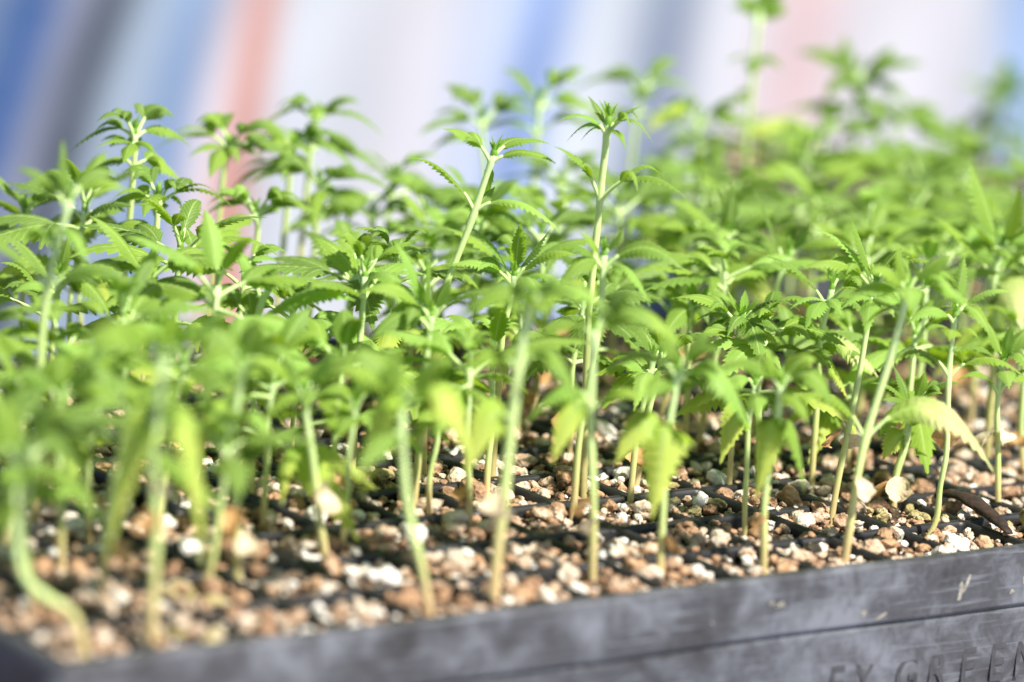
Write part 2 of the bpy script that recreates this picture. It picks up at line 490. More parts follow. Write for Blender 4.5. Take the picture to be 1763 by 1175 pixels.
# ------------------------------------------------------------------ plants
UPV = np.array([0, 0, 1.0])
def nrm(v):
    return v/max(np.linalg.norm(v), 1e-9)
def catmull(P, m):
    P = [np.asarray(p, float) for p in P]
    Q = [2*P[0]-P[1]] + P + [2*P[-1]-P[-2]]
    out = []
    for i in range(1, len(Q)-2):
        p0, p1, p2, p3 = Q[i-1], Q[i], Q[i+1], Q[i+2]
        for k in range(m):
            t = k/m
            out.append(.5*((2*p1)+(-p0+p2)*t+(2*p0-5*p1+4*p2-p3)*t*t+(-p0+3*p1-3*p2+p3)*t**3))
    out.append(Q[-2])
    return np.array(out)
def tube(path, rad, sides=9, seed=0):
    """verts, faces, uvs of a tube along path (mm)"""
    n = len(path)
    tan = np.gradient(path, axis=0)
    V, UV, Fc = [], [], []
    ref = np.array([1.0, .3, 0])
    for i in range(n):
        t = nrm(tan[i]); a = nrm(np.cross(t, ref) if abs(t @ nrm(ref)) < .95 else np.cross(t, UPV)); b = np.cross(t, a)
        for s in range(sides):
            an = 2*math.pi*s/sides
            rr = rad[i]*(1+.05*math.sin(3*an+seed+i*.3))
            V.append((path[i]+a*math.cos(an)*rr+b*math.sin(an)*rr)*MM)
            UV.append((i/(n-1), abs(2*s/sides-1)*2))
    for i in range(n-1):
        for s in range(sides):
            p, q = i*sides+s, i*sides+(s+1) % sides
            Fc.append((p, q, q+sides, p+sides))
    V.append((path[-1]+nrm(tan[-1])*rad[-1]*.6)*MM); UV.append((1, 0))
    e = len(V)-1
    for s in range(sides):
        Fc.append(((n-1)*sides+s, (n-1)*sides+(s+1) % sides, e))
    return V, Fc, UV
def blade(P, width, teeth, fold, roll, upref, wave=0.0):
    """serrated leaf blade along the midrib points P (function of t), all mm"""
    n = 2*teeth+1
    ts = np.linspace(0, 1, n)
    pts = np.array([P(t) for t in ts]); tan = np.gradient(pts, axis=0)
    L = np.linalg.norm(np.diff(pts, axis=0), axis=1).sum()
    V, UV = [], []
    jit = [rng.uniform(-.10, .10) for _ in ts]
    for i, t in enumerate(ts):
        tg = nrm(tan[i])
        side = nrm(np.cross(upref, tg)); nor = np.cross(tg, side)
        cr, sr = math.cos(roll), math.sin(roll)
        side, nor = side*cr+nor*sr, nor*cr-side*sr
        w = .5*width*((t+.012)**.62)*max(1.004-t, 0)**1.15*2.45
        tooth = i % 2 == 1
        wt = w*(1.20 if tooth else .86)*(1+jit[i])
        fwd = tg*(L/(teeth)*(.62 if tooth else .10)) * (1-.45*t)
        corr = (-.05 if tooth else .05)*w*2
        for s, a in ((-1, 1.0), (-1, .52), (0, 0), (1, .52), (1, 1.0)):
            ww = (wt if a == 1.0 else w)*a*s
            drop = fold*abs(ww) + .10*(ww*ww)/max(width*.5, 1)*math.copysign(1, fold)
            z = -drop + (corr if a == .52 else (corr*.5 if a == 1.0 else 0)) + wave*math.sin(7*t+s)*a*w*.25
            V.append((pts[i]+side*ww+nor*z+fwd*a)*MM)
            UV.append((t, s*a))
    Fc = []
    for i in range(n-1):
        for c in range(4):
            Fc.append((i*5+c, i*5+c+1, i*5+c+6, i*5+c+5))
    return V, Fc, UV
def bez(S, Cc, T):
    return lambda t: S*(1-t)**2+2*Cc*t*(1-t)+T*t*t
def add_leaf(plant, org, S, T, sag, width, nl, yellow, teeth=11, far=False, pr=.55):
    """a stalk (mesh of the leaf) with one or three saw-edged blades"""
    S, T = np.asarray(S, float), np.asarray(T, float)
    D = T-S
    Cc = S+D*.42+UPV*sag*1.35
    cur = bez(S, Cc, T)
    pf = .16 if nl == 1 else .24
    path = np.array([cur(t)-S for t in np.linspace(0, pf+.03, 6)])
    V, Fc, UV = tube(path, np.linspace(pr*1.35, pr*.8, 6), 6)
    leaf = mesh_obj('leaf', V, Fc, M_PET, plant, tuple((S-org)*MM), UV)
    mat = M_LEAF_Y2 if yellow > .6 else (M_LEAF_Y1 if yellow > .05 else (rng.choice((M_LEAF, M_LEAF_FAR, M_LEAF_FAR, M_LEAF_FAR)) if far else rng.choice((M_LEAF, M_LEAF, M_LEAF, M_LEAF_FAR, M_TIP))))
    hor = nrm(np.cross(UPV, D)) if np.linalg.norm(D[:2]) > 1 else np.array([1., 0, 0])
    upref = nrm(np.cross(D, hor)) 
    if upref[2] < 0: upref = -upref
    upref = nrm(upref*.6+UPV*.6)
    droop_ref = upref
    fold = rng.uniform(.10, .45)
    # leaves turn their upper face a little to the light, which comes from the lettered side
    lean = .16 if yellow <= .05 else .75
    roll = lean*(1 if D @ np.array([math.cos(YAW), -math.sin(YAW), 0]) > 0 else -1)*min(1, abs(D @ np.array([math.cos(YAW), -math.sin(YAW), 0]))/8)+rng.uniform(-.35, .35)
    w = width*(.88 if yellow <= .05 else 1.0)
    V, Fc, UV = blade(lambda t: cur(pf+(1-pf)*t)-S, w, teeth, fold, roll, droop_ref, rng.uniform(-.6, .6))
    mesh_obj('leaf_blade' if nl == 1 else 'leaflet', V, Fc, mat, leaf, (0, 0, 0), UV)
    if nl == 3:
        J = cur(pf)-S
        tg = nrm(cur(pf+.1)-cur(pf)); L = np.linalg.norm(D)*.62
        sd_ = nrm(np.cross(upref, tg))
        for s in (-1, 1):
            dr = nrm(tg*.72+sd_*s*rng.uniform(.55, .8))
            T2 = J+dr*L*rng.uniform(.8, 1.05)+UPV*(-sag*.35-L*.08)
            C2 = J+dr*L*.45+UPV*sag*.6
            V, Fc, UV = blade(bez(J, C2, T2), w*.62, max(6, teeth-3), fold, roll+s*.15, droop_ref, rng.uniform(-.6, .6))
            mesh_obj('leaflet', V, Fc, mat, leaf, (0, 0, 0), UV)
    return leaf
def add_tip(plant, org, P, size, dirv):
    """unopened shoot tip: a pale bud wrapped by tiny folded leaves"""
    V, Fc, UV = [], [], []
    n = 7
    for k in range(n):
        a = k*2.4+rng.uniform(0, 1); el = rng.uniform(.6, 1.25)
        L = size*rng.uniform(3.2, 6.5)
        D = np.array([math.cos(a)*math.cos(el), math.sin(a)*math.cos(el), math.sin(el)])
        D = nrm(D+dirv*.6)
        T = D*L
        v, f, u = blade(bez(np.zeros(3), T*.5+UPV*.4*size, T), size*rng.uniform(1.3, 2.0), 5, -.5, 0, nrm(UPV*.3-np.array([D[0], D[1], 0])*.8+np.array([.01, .02, 0])))
        o = len(V); V += v; UV += u; Fc += [tuple(q+o for q in ff) for ff in f]
    # bud
    path = np.array([[0, 0, -.8*size], [0, 0, .4*size], [0, 0, 1.4*size], [0, 0, 2.3*size]])+np.array([0, 0, 0])
    v, f, u = tube(path, [.7*size, 1.05*size, .85*size, .25*size], 7)
    o = len(V); V += v; UV += u; Fc += [tuple(q+o for q in ff) for ff in f]
    mesh_obj('shoot_tip', V, Fc, M_TIP, plant, tuple((P-org)*MM), UV)
def add_withered(plant, org, P, size, pale):
    """a shrivelled seed leaf: a curled, crumpled little flap"""
    nu, nv = 9, 7
    V, Fc, UV = [], [], []
    a0 = rng.uniform(0, 6.28); curl = rng.uniform(1.2, 2.6); tw = rng.uniform(-.8, .8)
    ca, sa = math.cos(a0), math.sin(a0)
    for i in range(nu):
        t = i/(nu-1)
        hw = size*.42*math.sin(math.pi*(.08+.88*t)**.8)+.15
        ang = curl*t
        cx = size*.55*math.sin(ang)/max(curl, .1)*1.3; cz = -size*1.0*t*(.75+.25*math.cos(ang))
        for j in range(nv):
            s = 2*j/(nv-1)-1
            bend = (1-math.cos(s*1.2))*hw*.9
            x = cx+bend+rng.uniform(-.10, .10)*size*.5; y = s*hw*math.cos(tw*t)+rng.uniform(-.06, .06)*size
            z = cz+s*hw*math.sin(tw*t)*.6
            V.append(((x*ca-y*sa)*MM, (x*sa+y*ca)*MM, (z+size*.35)*MM)); UV.append((t, s))
    for i in range(nu-1):
        for j in range(nv-1):
            Fc.append((i*nv+j, i*nv+j+1, (i+1)*nv+j+1, (i+1)*nv+j))
    o = mesh_obj('withered_seed_leaf', V, Fc, M_DRY_PALE if pale else M_DRY, plant, tuple((P-org)*MM), UV)
    return o
GROUP1 = 'seedlings growing in the lettered tray'
GROUP2 = 'seedlings growing in the far tray'
def add_stem(plant, org, pts, r, tone, sides=9, nodes=()):
    P = [np.asarray(p, float) for p in pts]
    P[0] = P[0]+np.array([0, 0, -3.0])
    path = catmull(P, 9 if len(P) < 5 else 7)
    n = len(path)
    t = np.linspace(0, 1, n)
    rad = r*(1.0-.18*t)*(1+.12*np.exp(-((t-.02)/.05)**2))
    rad = rad*(1+.05*np.sin(t*23+r*9))
    jit = np.zeros((n, 3)); ph = rng.uniform(0, 6)
    amp = .35
    jit[:, 0] = amp*np.sin(t*9+ph); jit[:, 1] = amp*np.cos(t*7+ph*2)
    path = path+jit*(t*(1-t)*4)[:, None]
    if len(nodes):
        sw = np.max([np.exp(-(np.maximum(dd-dd.min(), 0)/1.5)**2) for dd in (np.linalg.norm(path-np.asarray(q, float), axis=1) for q in nodes)], axis=0)
        rad = rad*(1+.16*sw)
    V, Fc, UV = tube(path-org, rad, sides, r*10)
    o = mesh_obj('stem', V, Fc, M_STEM, plant, (0, 0, 0), UV)
    o.color = (min(1, tone), 0, 0, 1)
    return path
def build(label, pts, leaves, cots, r, tuft, tone, group, far=False, teeth=11, extra=False, deep=False):
    pts = [np.array(p, float) for p in pts]
    org = pts[0].copy()
    plant = empty('seedling', tuple(org*MM))
    tag(plant, label, 'seedling', group)
    path = add_stem(plant, org, pts, r*.71, tone+rng.uniform(.1, .6), 9 if not far else 7, [l[0] for l in leaves[:4]])
    front = org[1] < 62 and 'front' in label or 'corner' in label or 'S-bent' in label or 'orange' in label
    for S, T, sag, w, nl, ye in leaves:
        if front and ye == 0: w *= 1.4
        S = np.array(S, float)
        # snap the stalk's foot onto the stem
        k = np.argmin(np.linalg.norm(path-S, axis=1)); S = path[k]
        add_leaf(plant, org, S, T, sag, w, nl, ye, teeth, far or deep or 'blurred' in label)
    if extra:
        view = np.array([math.sin(YAW), math.cos(YAW), 0])
        for s in (-1, 1):
            S = path[-4 if s < 0 else -6]
            dr = nrm(view*s+np.array([rng.uniform(-.6, .6), rng.uniform(-.6, .6), 0]))
            add_leaf(plant, org, S, S+dr*rng.uniform(16, 24)+UPV*rng.uniform(-8, 6), rng.uniform(4, 8), rng.uniform(7, 10), rng.choice((1, 3)), 0, teeth, far)
    d = nrm(path[-1]-path[-4])
    add_tip(plant, org, path[-1], tuft, d)
    for k, c in enumerate(cots):
        c = np.array(c, float); q = path[np.argmin(np.linalg.norm(path-c, axis=1))]
        add_withered(plant, org, q*.25+c*.75, rng.uniform(7.0, 9.5), pale=('pale' in label or 'large leaf' in label or k % 2 == 1))
    return plant
HEROES=[
 ('tall seedling with a leaning stem, its bare top rising above the canopy',[(205.8,128.0,-3.0),(204.3,129.2,34.9),(207.0,127.0,53.9),(211.2,123.5,75.5),(214.4,120.8,92.2)],
  [((211.3,123.4,74.3),(192.9,133.5,90.0),7,6.5,1,0),((211.3,123.4,74.3),(226.8,102.7,73.0),9,7.0,1,0),((211.6,123.2,75.1),(219.1,124.7,82.2),1,5.0,1,0),((214.2,121.0,90.6),(202.8,130.5,98.3),5,7.5,3,0),((214.5,120.8,90.7),(225.4,106.5,92.3),5,6.0,1,0),((214.5,120.8,91.0),(231.8,116.7,95.5),5,6.0,1,0),((214.3,120.9,90.2),(220.1,129.1,77.4),2,4.0,1,0),((214.4,120.8,91.8),(229.9,126.2,95.4),3,6.0,1,0)],
  [],1.50,1.1,0.0),
 ('tallest upright seedling, a small star of leaves on its bare stem',[(240.5,97.1,-3.0),(238.5,98.7,33.1),(237.3,99.7,58.3),(237.0,100.1,82.7),(237.4,99.7,101.1),(237.4,99.7,104.9)],
  [((236.9,100.1,83.5),(223.2,106.3,97.4),6,6.5,3,0),((237.4,99.7,83.9),(251.7,77.4,85.9),11,7.5,3,0),((237.5,99.6,101.6),(224.8,106.3,104.3),6,4.5,1,0),((237.5,99.6,101.6),(235.8,108.9,98.1),5,3.5,1,0),((237.4,99.7,102.6),(235.0,106.9,111.4),2,3.2,1,0),((237.5,99.6,102.6),(246.2,96.3,110.0),3,3.4,1,0),((237.6,99.5,101.6),(244.9,88.2,100.9),9,4.4,3,0),((237.6,99.5,101.3),(235.9,89.2,99.3),5,4.6,1,0),((237.5,99.6,101.6),(235.2,114.5,96.7),7,4.0,1,0),((237.6,99.5,102.0),(252.0,105.8,102.9),5,4.0,1,0)],
  [],1.50,1.2,0.0),
 ('seedling with broad arched leaves on pale forked stalks, short of the bare tall stems',[(147.5,136.7,-3.0),(146.8,137.3,19.7),(147.2,137.0,36.4),(148.6,135.8,48.2),(150.0,134.6,53.4)],
  [((147.9,136.4,41.2),(129.4,147.9,50.5),9,11.0,3,0),((148.1,136.2,41.2),(165.1,114.3,54.1),9,12.0,1,0),((148.8,135.6,49.1),(143.2,142.9,63.8),4,6.5,1,0),((149.9,134.8,52.3),(152.1,125.1,55.3),7,10.0,1,0),((150.3,134.4,53.4),(152.9,137.4,60.0),1,7.0,1,0),((147.7,136.6,39.8),(151.9,148.6,50.2),6,8.0,1,0),((147.7,136.6,39.8),(143.9,121.5,38.5),8,8.0,1,0)],
  [],1.50,1.0,0.0),
 ('seedling with a saw-edged leaf pointing up at the tarp and a long level leaf',[(130.7,164.4,-3.0),(129.7,165.2,30.9),(130.1,164.9,44.4),(130.5,164.5,51.4)],
  [((130.3,164.7,49.4),(117.9,177.6,66.8),5,7.0,1,0),((130.5,164.5,49.8),(145.5,145.5,56.8),8,12.0,3,0),((130.5,164.5,49.4),(136.4,147.9,52.4),3,5.0,1,0),((130.4,164.6,49.7),(126.0,176.1,53.0),4,6.0,1,0),((130.7,164.4,51.1),(132.0,165.9,59.9),1,4.0,1,0),((130.4,164.6,49.4),(126.3,181.0,52.7),5,6.0,1,0),((130.1,164.9,44.4),(115.8,166.4,41.5),6,7.0,1,0)],
  [],1.40,1.0,0.0),
 ('seedling with thin pale stalks and drooping toothed leaves beside the tray end',[(112.0,176.7,-3.0),(109.5,178.8,29.0),(109.6,178.7,42.4),(110.1,178.3,49.1)],
  [((109.7,178.7,44.0),(97.5,192.7,59.5),6,8.0,1,0),((109.7,178.6,43.7),(98.0,183.2,44.4),5,7.0,1,0),((110.1,178.3,45.7),(116.0,169.5,51.0),6,7.0,1,0),((110.1,178.3,48.7),(112.8,179.9,61.1),1,5.0,1,0),((109.9,178.5,44.9),(116.9,162.2,41.5),9,10.0,3,0),((109.7,178.6,43.2),(100.7,178.3,38.8),6,9.0,1,0)],
  [],1.30,1.0,0.0),
 ('thick pale-stemmed seedling towering at the tray end, top blurred',[(68.8,118.4,-3.0),(67.8,119.3,23.1),(67.2,119.8,41.9),(67.7,119.4,63.9),(70.5,117.0,85.3)],
  [((66.8,120.1,60.7),(50.1,134.0,73.3),7,9.0,1,0),((67.4,119.6,62.3),(82.6,101.7,65.2),9,10.0,1,0),((70.2,117.3,83.2),(61.0,128.8,91.4),6,8.0,3,0),((70.6,117.0,84.5),(68.2,118.9,101.2),2,6.0,1,0),((70.6,117.0,84.5),(86.0,111.9,87.3),7,8.0,1,0),((70.6,117.0,84.5),(85.6,117.4,91.6),6,8.0,1,0),((70.3,117.1,84.2),(69.1,131.2,80.9),7,8.0,1,0)],
  [],1.60,1.0,0.0),
 ('seedling holding three upright saw-edged leaves between the two bare tall stems',[(221.7,116.4,-3.0),(221.3,116.7,36.7),(221.5,116.6,48.7),(222.3,115.9,58.1)],
  [((222.0,116.2,55.5),(212.5,127.9,70.3),6,7.5,1,0),((221.8,116.3,54.6),(205.6,125.9,59.3),6,8.0,3,0),((222.2,116.0,56.4),(232.6,102.1,66.5),7,9.0,1,0),((222.6,115.7,58.0),(231.7,113.3,71.8),1,6.0,1,0),((222.4,115.8,57.9),(222.4,115.8,73.6),1,7.0,1,0),((221.6,116.5,50.4),(209.7,116.0,47.7),6,8.0,1,0),((221.2,116.8,35.9),(225.0,118.8,24.4),4,9.0,1,0.9)],
  [],1.40,1.0,0.0),
 ('small seedling crown with a long pale saw-edged leaf, short of its neighbours',[(286.9,86.6,-3.0),(285.7,87.6,22.3),(285.2,88.1,41.3),(285.5,87.8,48.6)],
  [((285.2,88.0,45.5),(269.0,98.9,53.0),6,7.5,3,0),((285.5,87.8,46.6),(294.8,73.6,53.4),8,8.5,1,0),((285.5,87.8,48.3),(282.9,92.6,56.3),1,4.5,1,0),((285.6,87.7,48.6),(290.6,86.2,54.9),2,5.0,1,0),((285.5,87.8,48.3),(285.6,87.8,56.9),1,4.0,1,0),((285.3,88.0,40.5),(271.9,88.7,44.5),5,8.0,3,0),((285.3,88.0,40.5),(289.8,76.4,43.4),6,8.0,3,0)],
  [],1.25,1.0,0.0),
 ('seedling with one narrow leaf standing steeply over a pale stalk',[(333.7,129.6,-3.0),(334.4,129.1,30.9),(335.5,128.2,45.5),(337.7,126.4,56.6)],
  [((337.2,126.8,53.0),(328.5,136.6,76.5),4,8.0,1,0),((337.0,126.9,52.0),(328.5,141.8,57.4),6,9.0,1,0),((337.7,126.3,55.8),(352.2,110.3,59.4),8,8.0,1,0),((337.9,126.1,56.7),(343.5,124.1,68.0),1,8.0,1,0),((337.2,126.8,53.0),(343.7,110.9,52.5),6,9.0,1,0)],
  [],1.40,1.0,0.0),
 ('seedling with a long pale serrated leaf reaching out over the tray middle',[(312.6,78.6,-3.0),(311.3,79.7,22.5),(310.8,80.1,43.4),(311.8,79.3,57.8)],
  [((311.5,79.5,52.2),(292.8,92.5,65.9),7,7.5,1,0),((311.6,79.4,53.1),(322.8,63.6,60.3),8,9.0,3,0),((311.1,79.8,47.0),(293.5,84.1,53.0),8,9.0,1,0),((311.9,79.2,57.8),(313.9,81.4,68.1),1,6.0,1,0),((311.8,79.3,57.5),(319.8,76.5,68.1),3,6.0,1,0),((311.5,79.5,52.2),(314.4,64.1,50.3),8,9.0,1,0),((311.1,79.9,41.7),(328.7,73.0,31.8),7,14.0,1,0.9),((311.0,79.9,36.5),(321.1,76.7,24.3),5,11.0,1,0.5)],
  [],1.35,1.0,0.0),
 ('straight-stemmed seedling with dried leaf scraps halfway down its stem',[(294.5,50.9,-3.0),(295.6,50.0,20.5),(297.5,48.4,49.7),(298.2,47.8,67.6)],
  [((298.2,47.9,65.0),(286.1,63.1,80.0),6,7.0,1,0),((298.2,47.9,65.0),(291.4,53.5,84.6),2,6.0,1,0),((298.3,47.8,66.7),(304.3,45.4,77.4),2,7.0,1,0),((298.1,47.9,63.3),(278.3,56.6,70.5),8,8.0,3,0),((298.5,47.6,65.1),(309.8,33.0,73.1),9,9.0,3,0)],
  [(292.4,49.5,20.9),(295.9,46.6,20.5)],1.35,1.0,0.0),
 ('front-row seedling with a large leaf fading to pale yellow at the tip',[(266.0,14.9,-3.0),(266.8,14.2,13.4),(267.9,13.3,35.0),(271.5,10.3,63.3),(272.7,9.3,74.8)],
  [((267.5,13.6,32.5),(298.3,-6.8,25.5),20,14.0,1,0.8),((267.5,13.6,32.9),(245.0,24.5,40.4),13,10.0,1,0),((272.5,9.4,72.3),(255.4,18.5,70.1),8,9.0,1,0),((272.5,9.4,72.3),(286.3,-7.2,67.7),11,9.0,3,0),((272.6,9.4,74.8),(269.4,12.1,87.3),1,7.0,1,0),((272.7,9.3,74.8),(284.0,5.1,84.9),4,8.0,1,0),((272.5,9.5,73.1),(259.0,10.3,80.1),6,8.0,1,0)],
  [(265.1,12.5,19.3)],1.70,1.0,0.0),
 ('short dense seedling with curled brown seed leaves at its foot',[(324.2,56.0,-3.0),(324.1,56.1,8.2),(325.1,55.2,18.8),(326.2,54.3,26.8)],
  [((326.1,54.4,25.0),(314.3,61.6,33.6),5,6.0,1,0),((326.1,54.4,25.0),(314.0,55.3,30.0),4,7.0,1,0),((326.4,54.1,26.0),(327.6,45.3,33.5),4,8.0,1,0),((326.5,54.1,26.3),(335.9,46.2,35.6),6,8.0,3,0),((326.3,54.2,25.6),(324.1,43.0,24.5),5,7.0,1,0),((326.1,54.4,26.3),(323.2,62.0,38.2),2,7.0,1,0),((326.4,54.1,26.8),(329.6,55.3,37.6),1,7.0,1,0),((326.5,54.0,25.6),(332.3,44.0,22.8),8,7.0,1,0),((325.3,55.0,18.8),(316.3,54.7,12.3),4,9.0,1,0.5),((325.8,54.6,18.9),(323.7,46.0,29.9),4,7.0,1,0)],
  [(321.2,55.3,2.3),(323.4,53.5,4.0)],1.70,1.0,0.0),
 ('seedling whose brownish stem kinks sharply at the ground beside the bark scrap',[(308.5,27.0,-3.0),(310.7,25.2,2.3),(310.7,25.2,12.0),(311.1,24.8,24.0),(309.6,26.0,44.1),(309.5,26.1,61.7)],
  [((309.6,26.1,43.2),(327.6,11.1,44.4),10,8.0,1,0),((309.6,26.1,43.2),(288.7,35.6,44.0),11,9.0,1,0),((309.5,26.1,60.0),(294.9,30.5,59.0),7,8.0,1,0),((309.5,26.1,60.5),(313.2,15.3,58.1),7,8.0,1,0),((309.6,26.0,61.7),(311.2,27.3,78.9),1,6.0,1,0),((309.7,26.0,61.2),(324.3,19.0,69.2),6,8.0,1,0)],
  [(308.6,23.7,27.0)],1.25,1.0,0.0),
 ('crisp seedling with a shrivelled pale seed leaf hanging on its stem',[(356.6,44.3,-3.0),(354.7,45.9,10.2),(353.3,47.0,27.6),(353.1,47.2,40.7)],
  [((353.3,47.1,38.1),(340.6,52.4,43.7),6,7.0,1,0),((353.4,47.0,39.5),(354.0,36.1,38.0),9,11.0,1,0),((353.3,47.0,40.5),(355.5,47.8,51.7),1,6.0,1,0),((353.2,47.1,40.2),(351.1,54.0,51.8),2,6.0,1,0),((353.1,47.2,31.1),(339.1,51.1,35.4),7,6.0,1,0),((353.3,47.0,40.2),(361.3,45.6,51.1),3,8.0,1,0),((353.4,47.0,31.1),(358.6,37.4,40.0),6,7.0,1,0)],
  [(352.5,44.5,19.1),(351.1,45.7,17.5)],1.30,1.0,0.0),
 ('seedling with a broad spoon-like leaf raised high at the far tray end',[(393.0,86.3,-3.0),(391.3,87.8,33.4),(389.4,89.3,51.4),(390.2,88.6,65.0)],
  [((389.1,89.5,53.2),(374.5,105.6,72.1),6,10.0,1,0),((389.4,89.3,53.2),(397.6,77.3,63.5),10,10.0,1,0),((390.2,88.6,65.0),(392.5,86.7,83.9),0,15.0,1,0),((390.0,88.8,64.1),(387.1,104.2,89.1),1,12.0,1,0),((389.9,88.9,62.3),(380.2,93.1,71.2),3,7.0,1,0),((390.1,88.7,63.2),(395.3,79.2,73.1),4,9.0,1,0),((389.3,89.4,53.2),(390.4,78.1,40.3),7,17.0,1,0.9)],
  [],1.60,1.0,0.0),
 ('front-row seedling with two broad leaves hanging down its stem',[(235.8,14.3,-3.0),(234.7,15.2,14.2),(234.7,15.1,33.7),(235.0,14.9,49.0)],
  [((234.6,15.3,35.6),(228.9,13.5,18.0),16,13.0,1,0.15),((234.9,15.0,35.6),(240.3,6.6,21.1),15,11.0,1,0),((234.9,15.0,47.4),(217.7,24.1,51.1),10,9.0,1,0),((235.1,14.8,47.9),(242.1,1.2,45.4),11,10.0,1,0),((234.9,15.0,48.5),(232.3,19.8,58.5),2,8.0,1,0),((235.1,14.8,48.9),(242.9,10.9,56.7),5,9.0,1,0)],
  [(233.9,12.7,10.8)],1.50,1.0,0.0),
 ('seedling with a wide bright yellow-green leaf hanging low in front',[(203.3,19.4,-3.0),(202.3,20.3,12.3),(201.7,20.8,34.7),(202.1,20.5,53.8)],
  [((201.8,20.7,33.9),(194.8,16.1,14.9),18,17.0,1,0.45),((201.7,20.8,35.0),(187.6,24.7,28.4),12,12.0,1,0.2),((202.1,20.5,52.2),(184.7,29.7,51.9),10,9.0,1,0),((202.2,20.4,52.5),(209.9,8.8,58.9),9,9.0,1,0),((202.1,20.5,50.6),(216.9,5.6,39.7),16,11.0,1,0),((202.2,20.4,53.8),(199.9,24.9,65.5),2,8.0,1,0),((202.3,20.3,53.8),(210.8,18.4,64.8),5,8.0,1,0)],
  [(201.5,17.9,6.6)],1.50,1.0,0.0),
 ('twin-stalked seedling in the front row below the tallest stem',[(182.8,23.0,-3.0),(180.8,24.7,19.4),(178.6,26.5,44.4),(177.6,27.3,64.6)],
  [((177.7,27.2,61.5),(161.7,36.6,58.0),10,10.0,1,0),((177.7,27.2,61.5),(186.7,14.5,67.8),9,10.0,1,0),((177.6,27.3,63.9),(198.3,14.0,61.0),12,9.0,1,0),((177.6,27.3,64.6),(174.7,29.7,78.3),2,8.0,1,0),((177.7,27.2,64.7),(187.0,23.3,76.3),5,9.0,1,0),((178.6,26.4,43.6),(162.6,34.5,38.0),12,10.0,1,0),((179.0,26.1,42.1),(183.3,12.2,49.1),8,11.0,1,0),((178.6,26.4,43.6),(167.9,27.5,29.2),10,10.0,1,0.2)],
  [(179.0,23.0,16.8),(181.0,21.4,12.3)],1.60,1.0,0.0),
 ('thickest pale stem of the front row with a soft arching crown',[(143.9,17.2,-3.0),(143.9,17.1,18.2),(143.8,17.2,39.8),(144.7,16.5,62.9),(145.6,15.7,75.9)],
  [((144.4,16.7,58.3),(155.6,2.2,47.2),18,10.0,1,0),((144.2,16.9,57.5),(129.8,23.7,56.0),11,10.0,1,0),((145.6,15.7,74.8),(129.0,27.0,68.2),12,10.0,1,0),((145.7,15.7,75.2),(160.4,0.8,75.4),10,10.0,1,0),((145.7,15.6,75.9),(142.7,18.1,83.9),2,9.0,1,0),((145.7,15.6,75.9),(153.2,13.3,83.2),4,9.0,1,0),((145.6,15.7,75.1),(138.9,27.8,77.4),6,9.0,1,0),((144.1,17.0,42.9),(132.1,19.1,31.0),14,12.0,1,0.25)],
  [(141.3,16.2,23.3),(144.4,13.6,19.1)],2.10,1.0,0.3),
 ('front-row seedling with a whitish stem slanting away and a drooping yellow-green leaf',[(119.7,11.4,-3.0),(116.1,14.4,12.1),(111.9,17.9,31.4),(109.7,19.6,50.0)],
  [((110.0,19.5,47.0),(102.5,23.1,26.5),24,17.0,1,0.35),((110.2,19.3,47.4),(122.2,4.1,38.6),18,13.0,1,0.15),((109.8,19.6,48.9),(93.4,30.6,56.7),11,10.0,1,0),((110.0,19.4,49.2),(119.5,11.5,63.3),8,10.0,1,0),((109.8,19.6,49.8),(108.4,20.8,65.5),2,9.0,1,0),((109.8,19.6,49.2),(102.2,31.2,63.5),6,9.0,1,0)],
  [],1.70,1.0,0.6),
 ('thin seedling with a rusty lower stem behind the slanting whitish stem',[(178.1,88.6,-3.0),(177.4,89.1,9.5),(177.7,88.8,21.9),(177.8,88.8,34.3)],
  [((177.8,88.8,32.7),(184.4,78.1,28.2),8,8.0,1,0),((177.7,88.8,32.3),(166.0,94.7,36.9),8,8.0,1,0),((177.9,88.7,34.0),(179.6,89.9,43.7),1,7.0,1,0),((177.9,88.7,33.5),(188.4,85.2,41.0),5,8.0,1,0)],
  [],1.20,1.0,0.9),
 ('seedling with a tan-streaked stem bending over the pale grains',[(124.5,62.6,-3.0),(122.0,64.7,9.0),(118.3,67.7,28.3),(116.7,69.1,40.6)],
  [((117.0,68.9,38.3),(102.1,77.3,48.2),10,10.0,1,0),((117.0,68.9,38.3),(126.7,56.9,48.3),10,10.0,1,0),((116.7,69.1,39.8),(111.7,75.9,54.2),3,9.0,1,0),((116.8,69.0,40.2),(123.4,66.1,54.2),4,9.0,1,0),((117.1,68.7,37.5),(103.7,69.5,33.6),9,10.0,1,0)],
  [(119.8,63.4,14.3),(122.8,60.9,16.3)],1.60,1.0,0.5),
 ('slim green seedling close behind the tan-streaked one',[(135.1,70.9,-3.0),(134.8,71.1,11.1),(134.8,71.1,23.8),(135.0,70.9,36.6)],
  [((134.9,71.0,35.8),(143.3,60.2,41.8),9,9.0,1,0),((134.8,71.1,35.3),(125.2,76.5,37.5),8,8.0,1,0),((135.0,70.9,36.3),(136.5,72.3,45.7),1,8.0,1,0)],
  [],1.15,1.0,0.0),
 ('seedling with orange dried seed leaves wrapped low on its stem',[(88.3,52.1,-3.0),(86.4,53.7,16.5),(84.7,55.1,37.7),(85.0,54.8,54.5)],
  [((85.1,54.8,52.2),(70.5,63.0,48.2),11,10.0,1,0),((85.1,54.7,52.7),(95.6,42.1,55.3),10,10.0,1,0),((85.2,54.7,54.2),(88.7,54.4,66.5),2,9.0,1,0),((85.0,54.9,53.6),(78.2,64.4,61.0),6,9.0,1,0),((85.0,54.9,37.8),(74.0,57.5,28.8),13,11.0,1,0.1),((84.9,54.9,38.5),(91.5,44.3,32.3),12,10.0,1,0)],
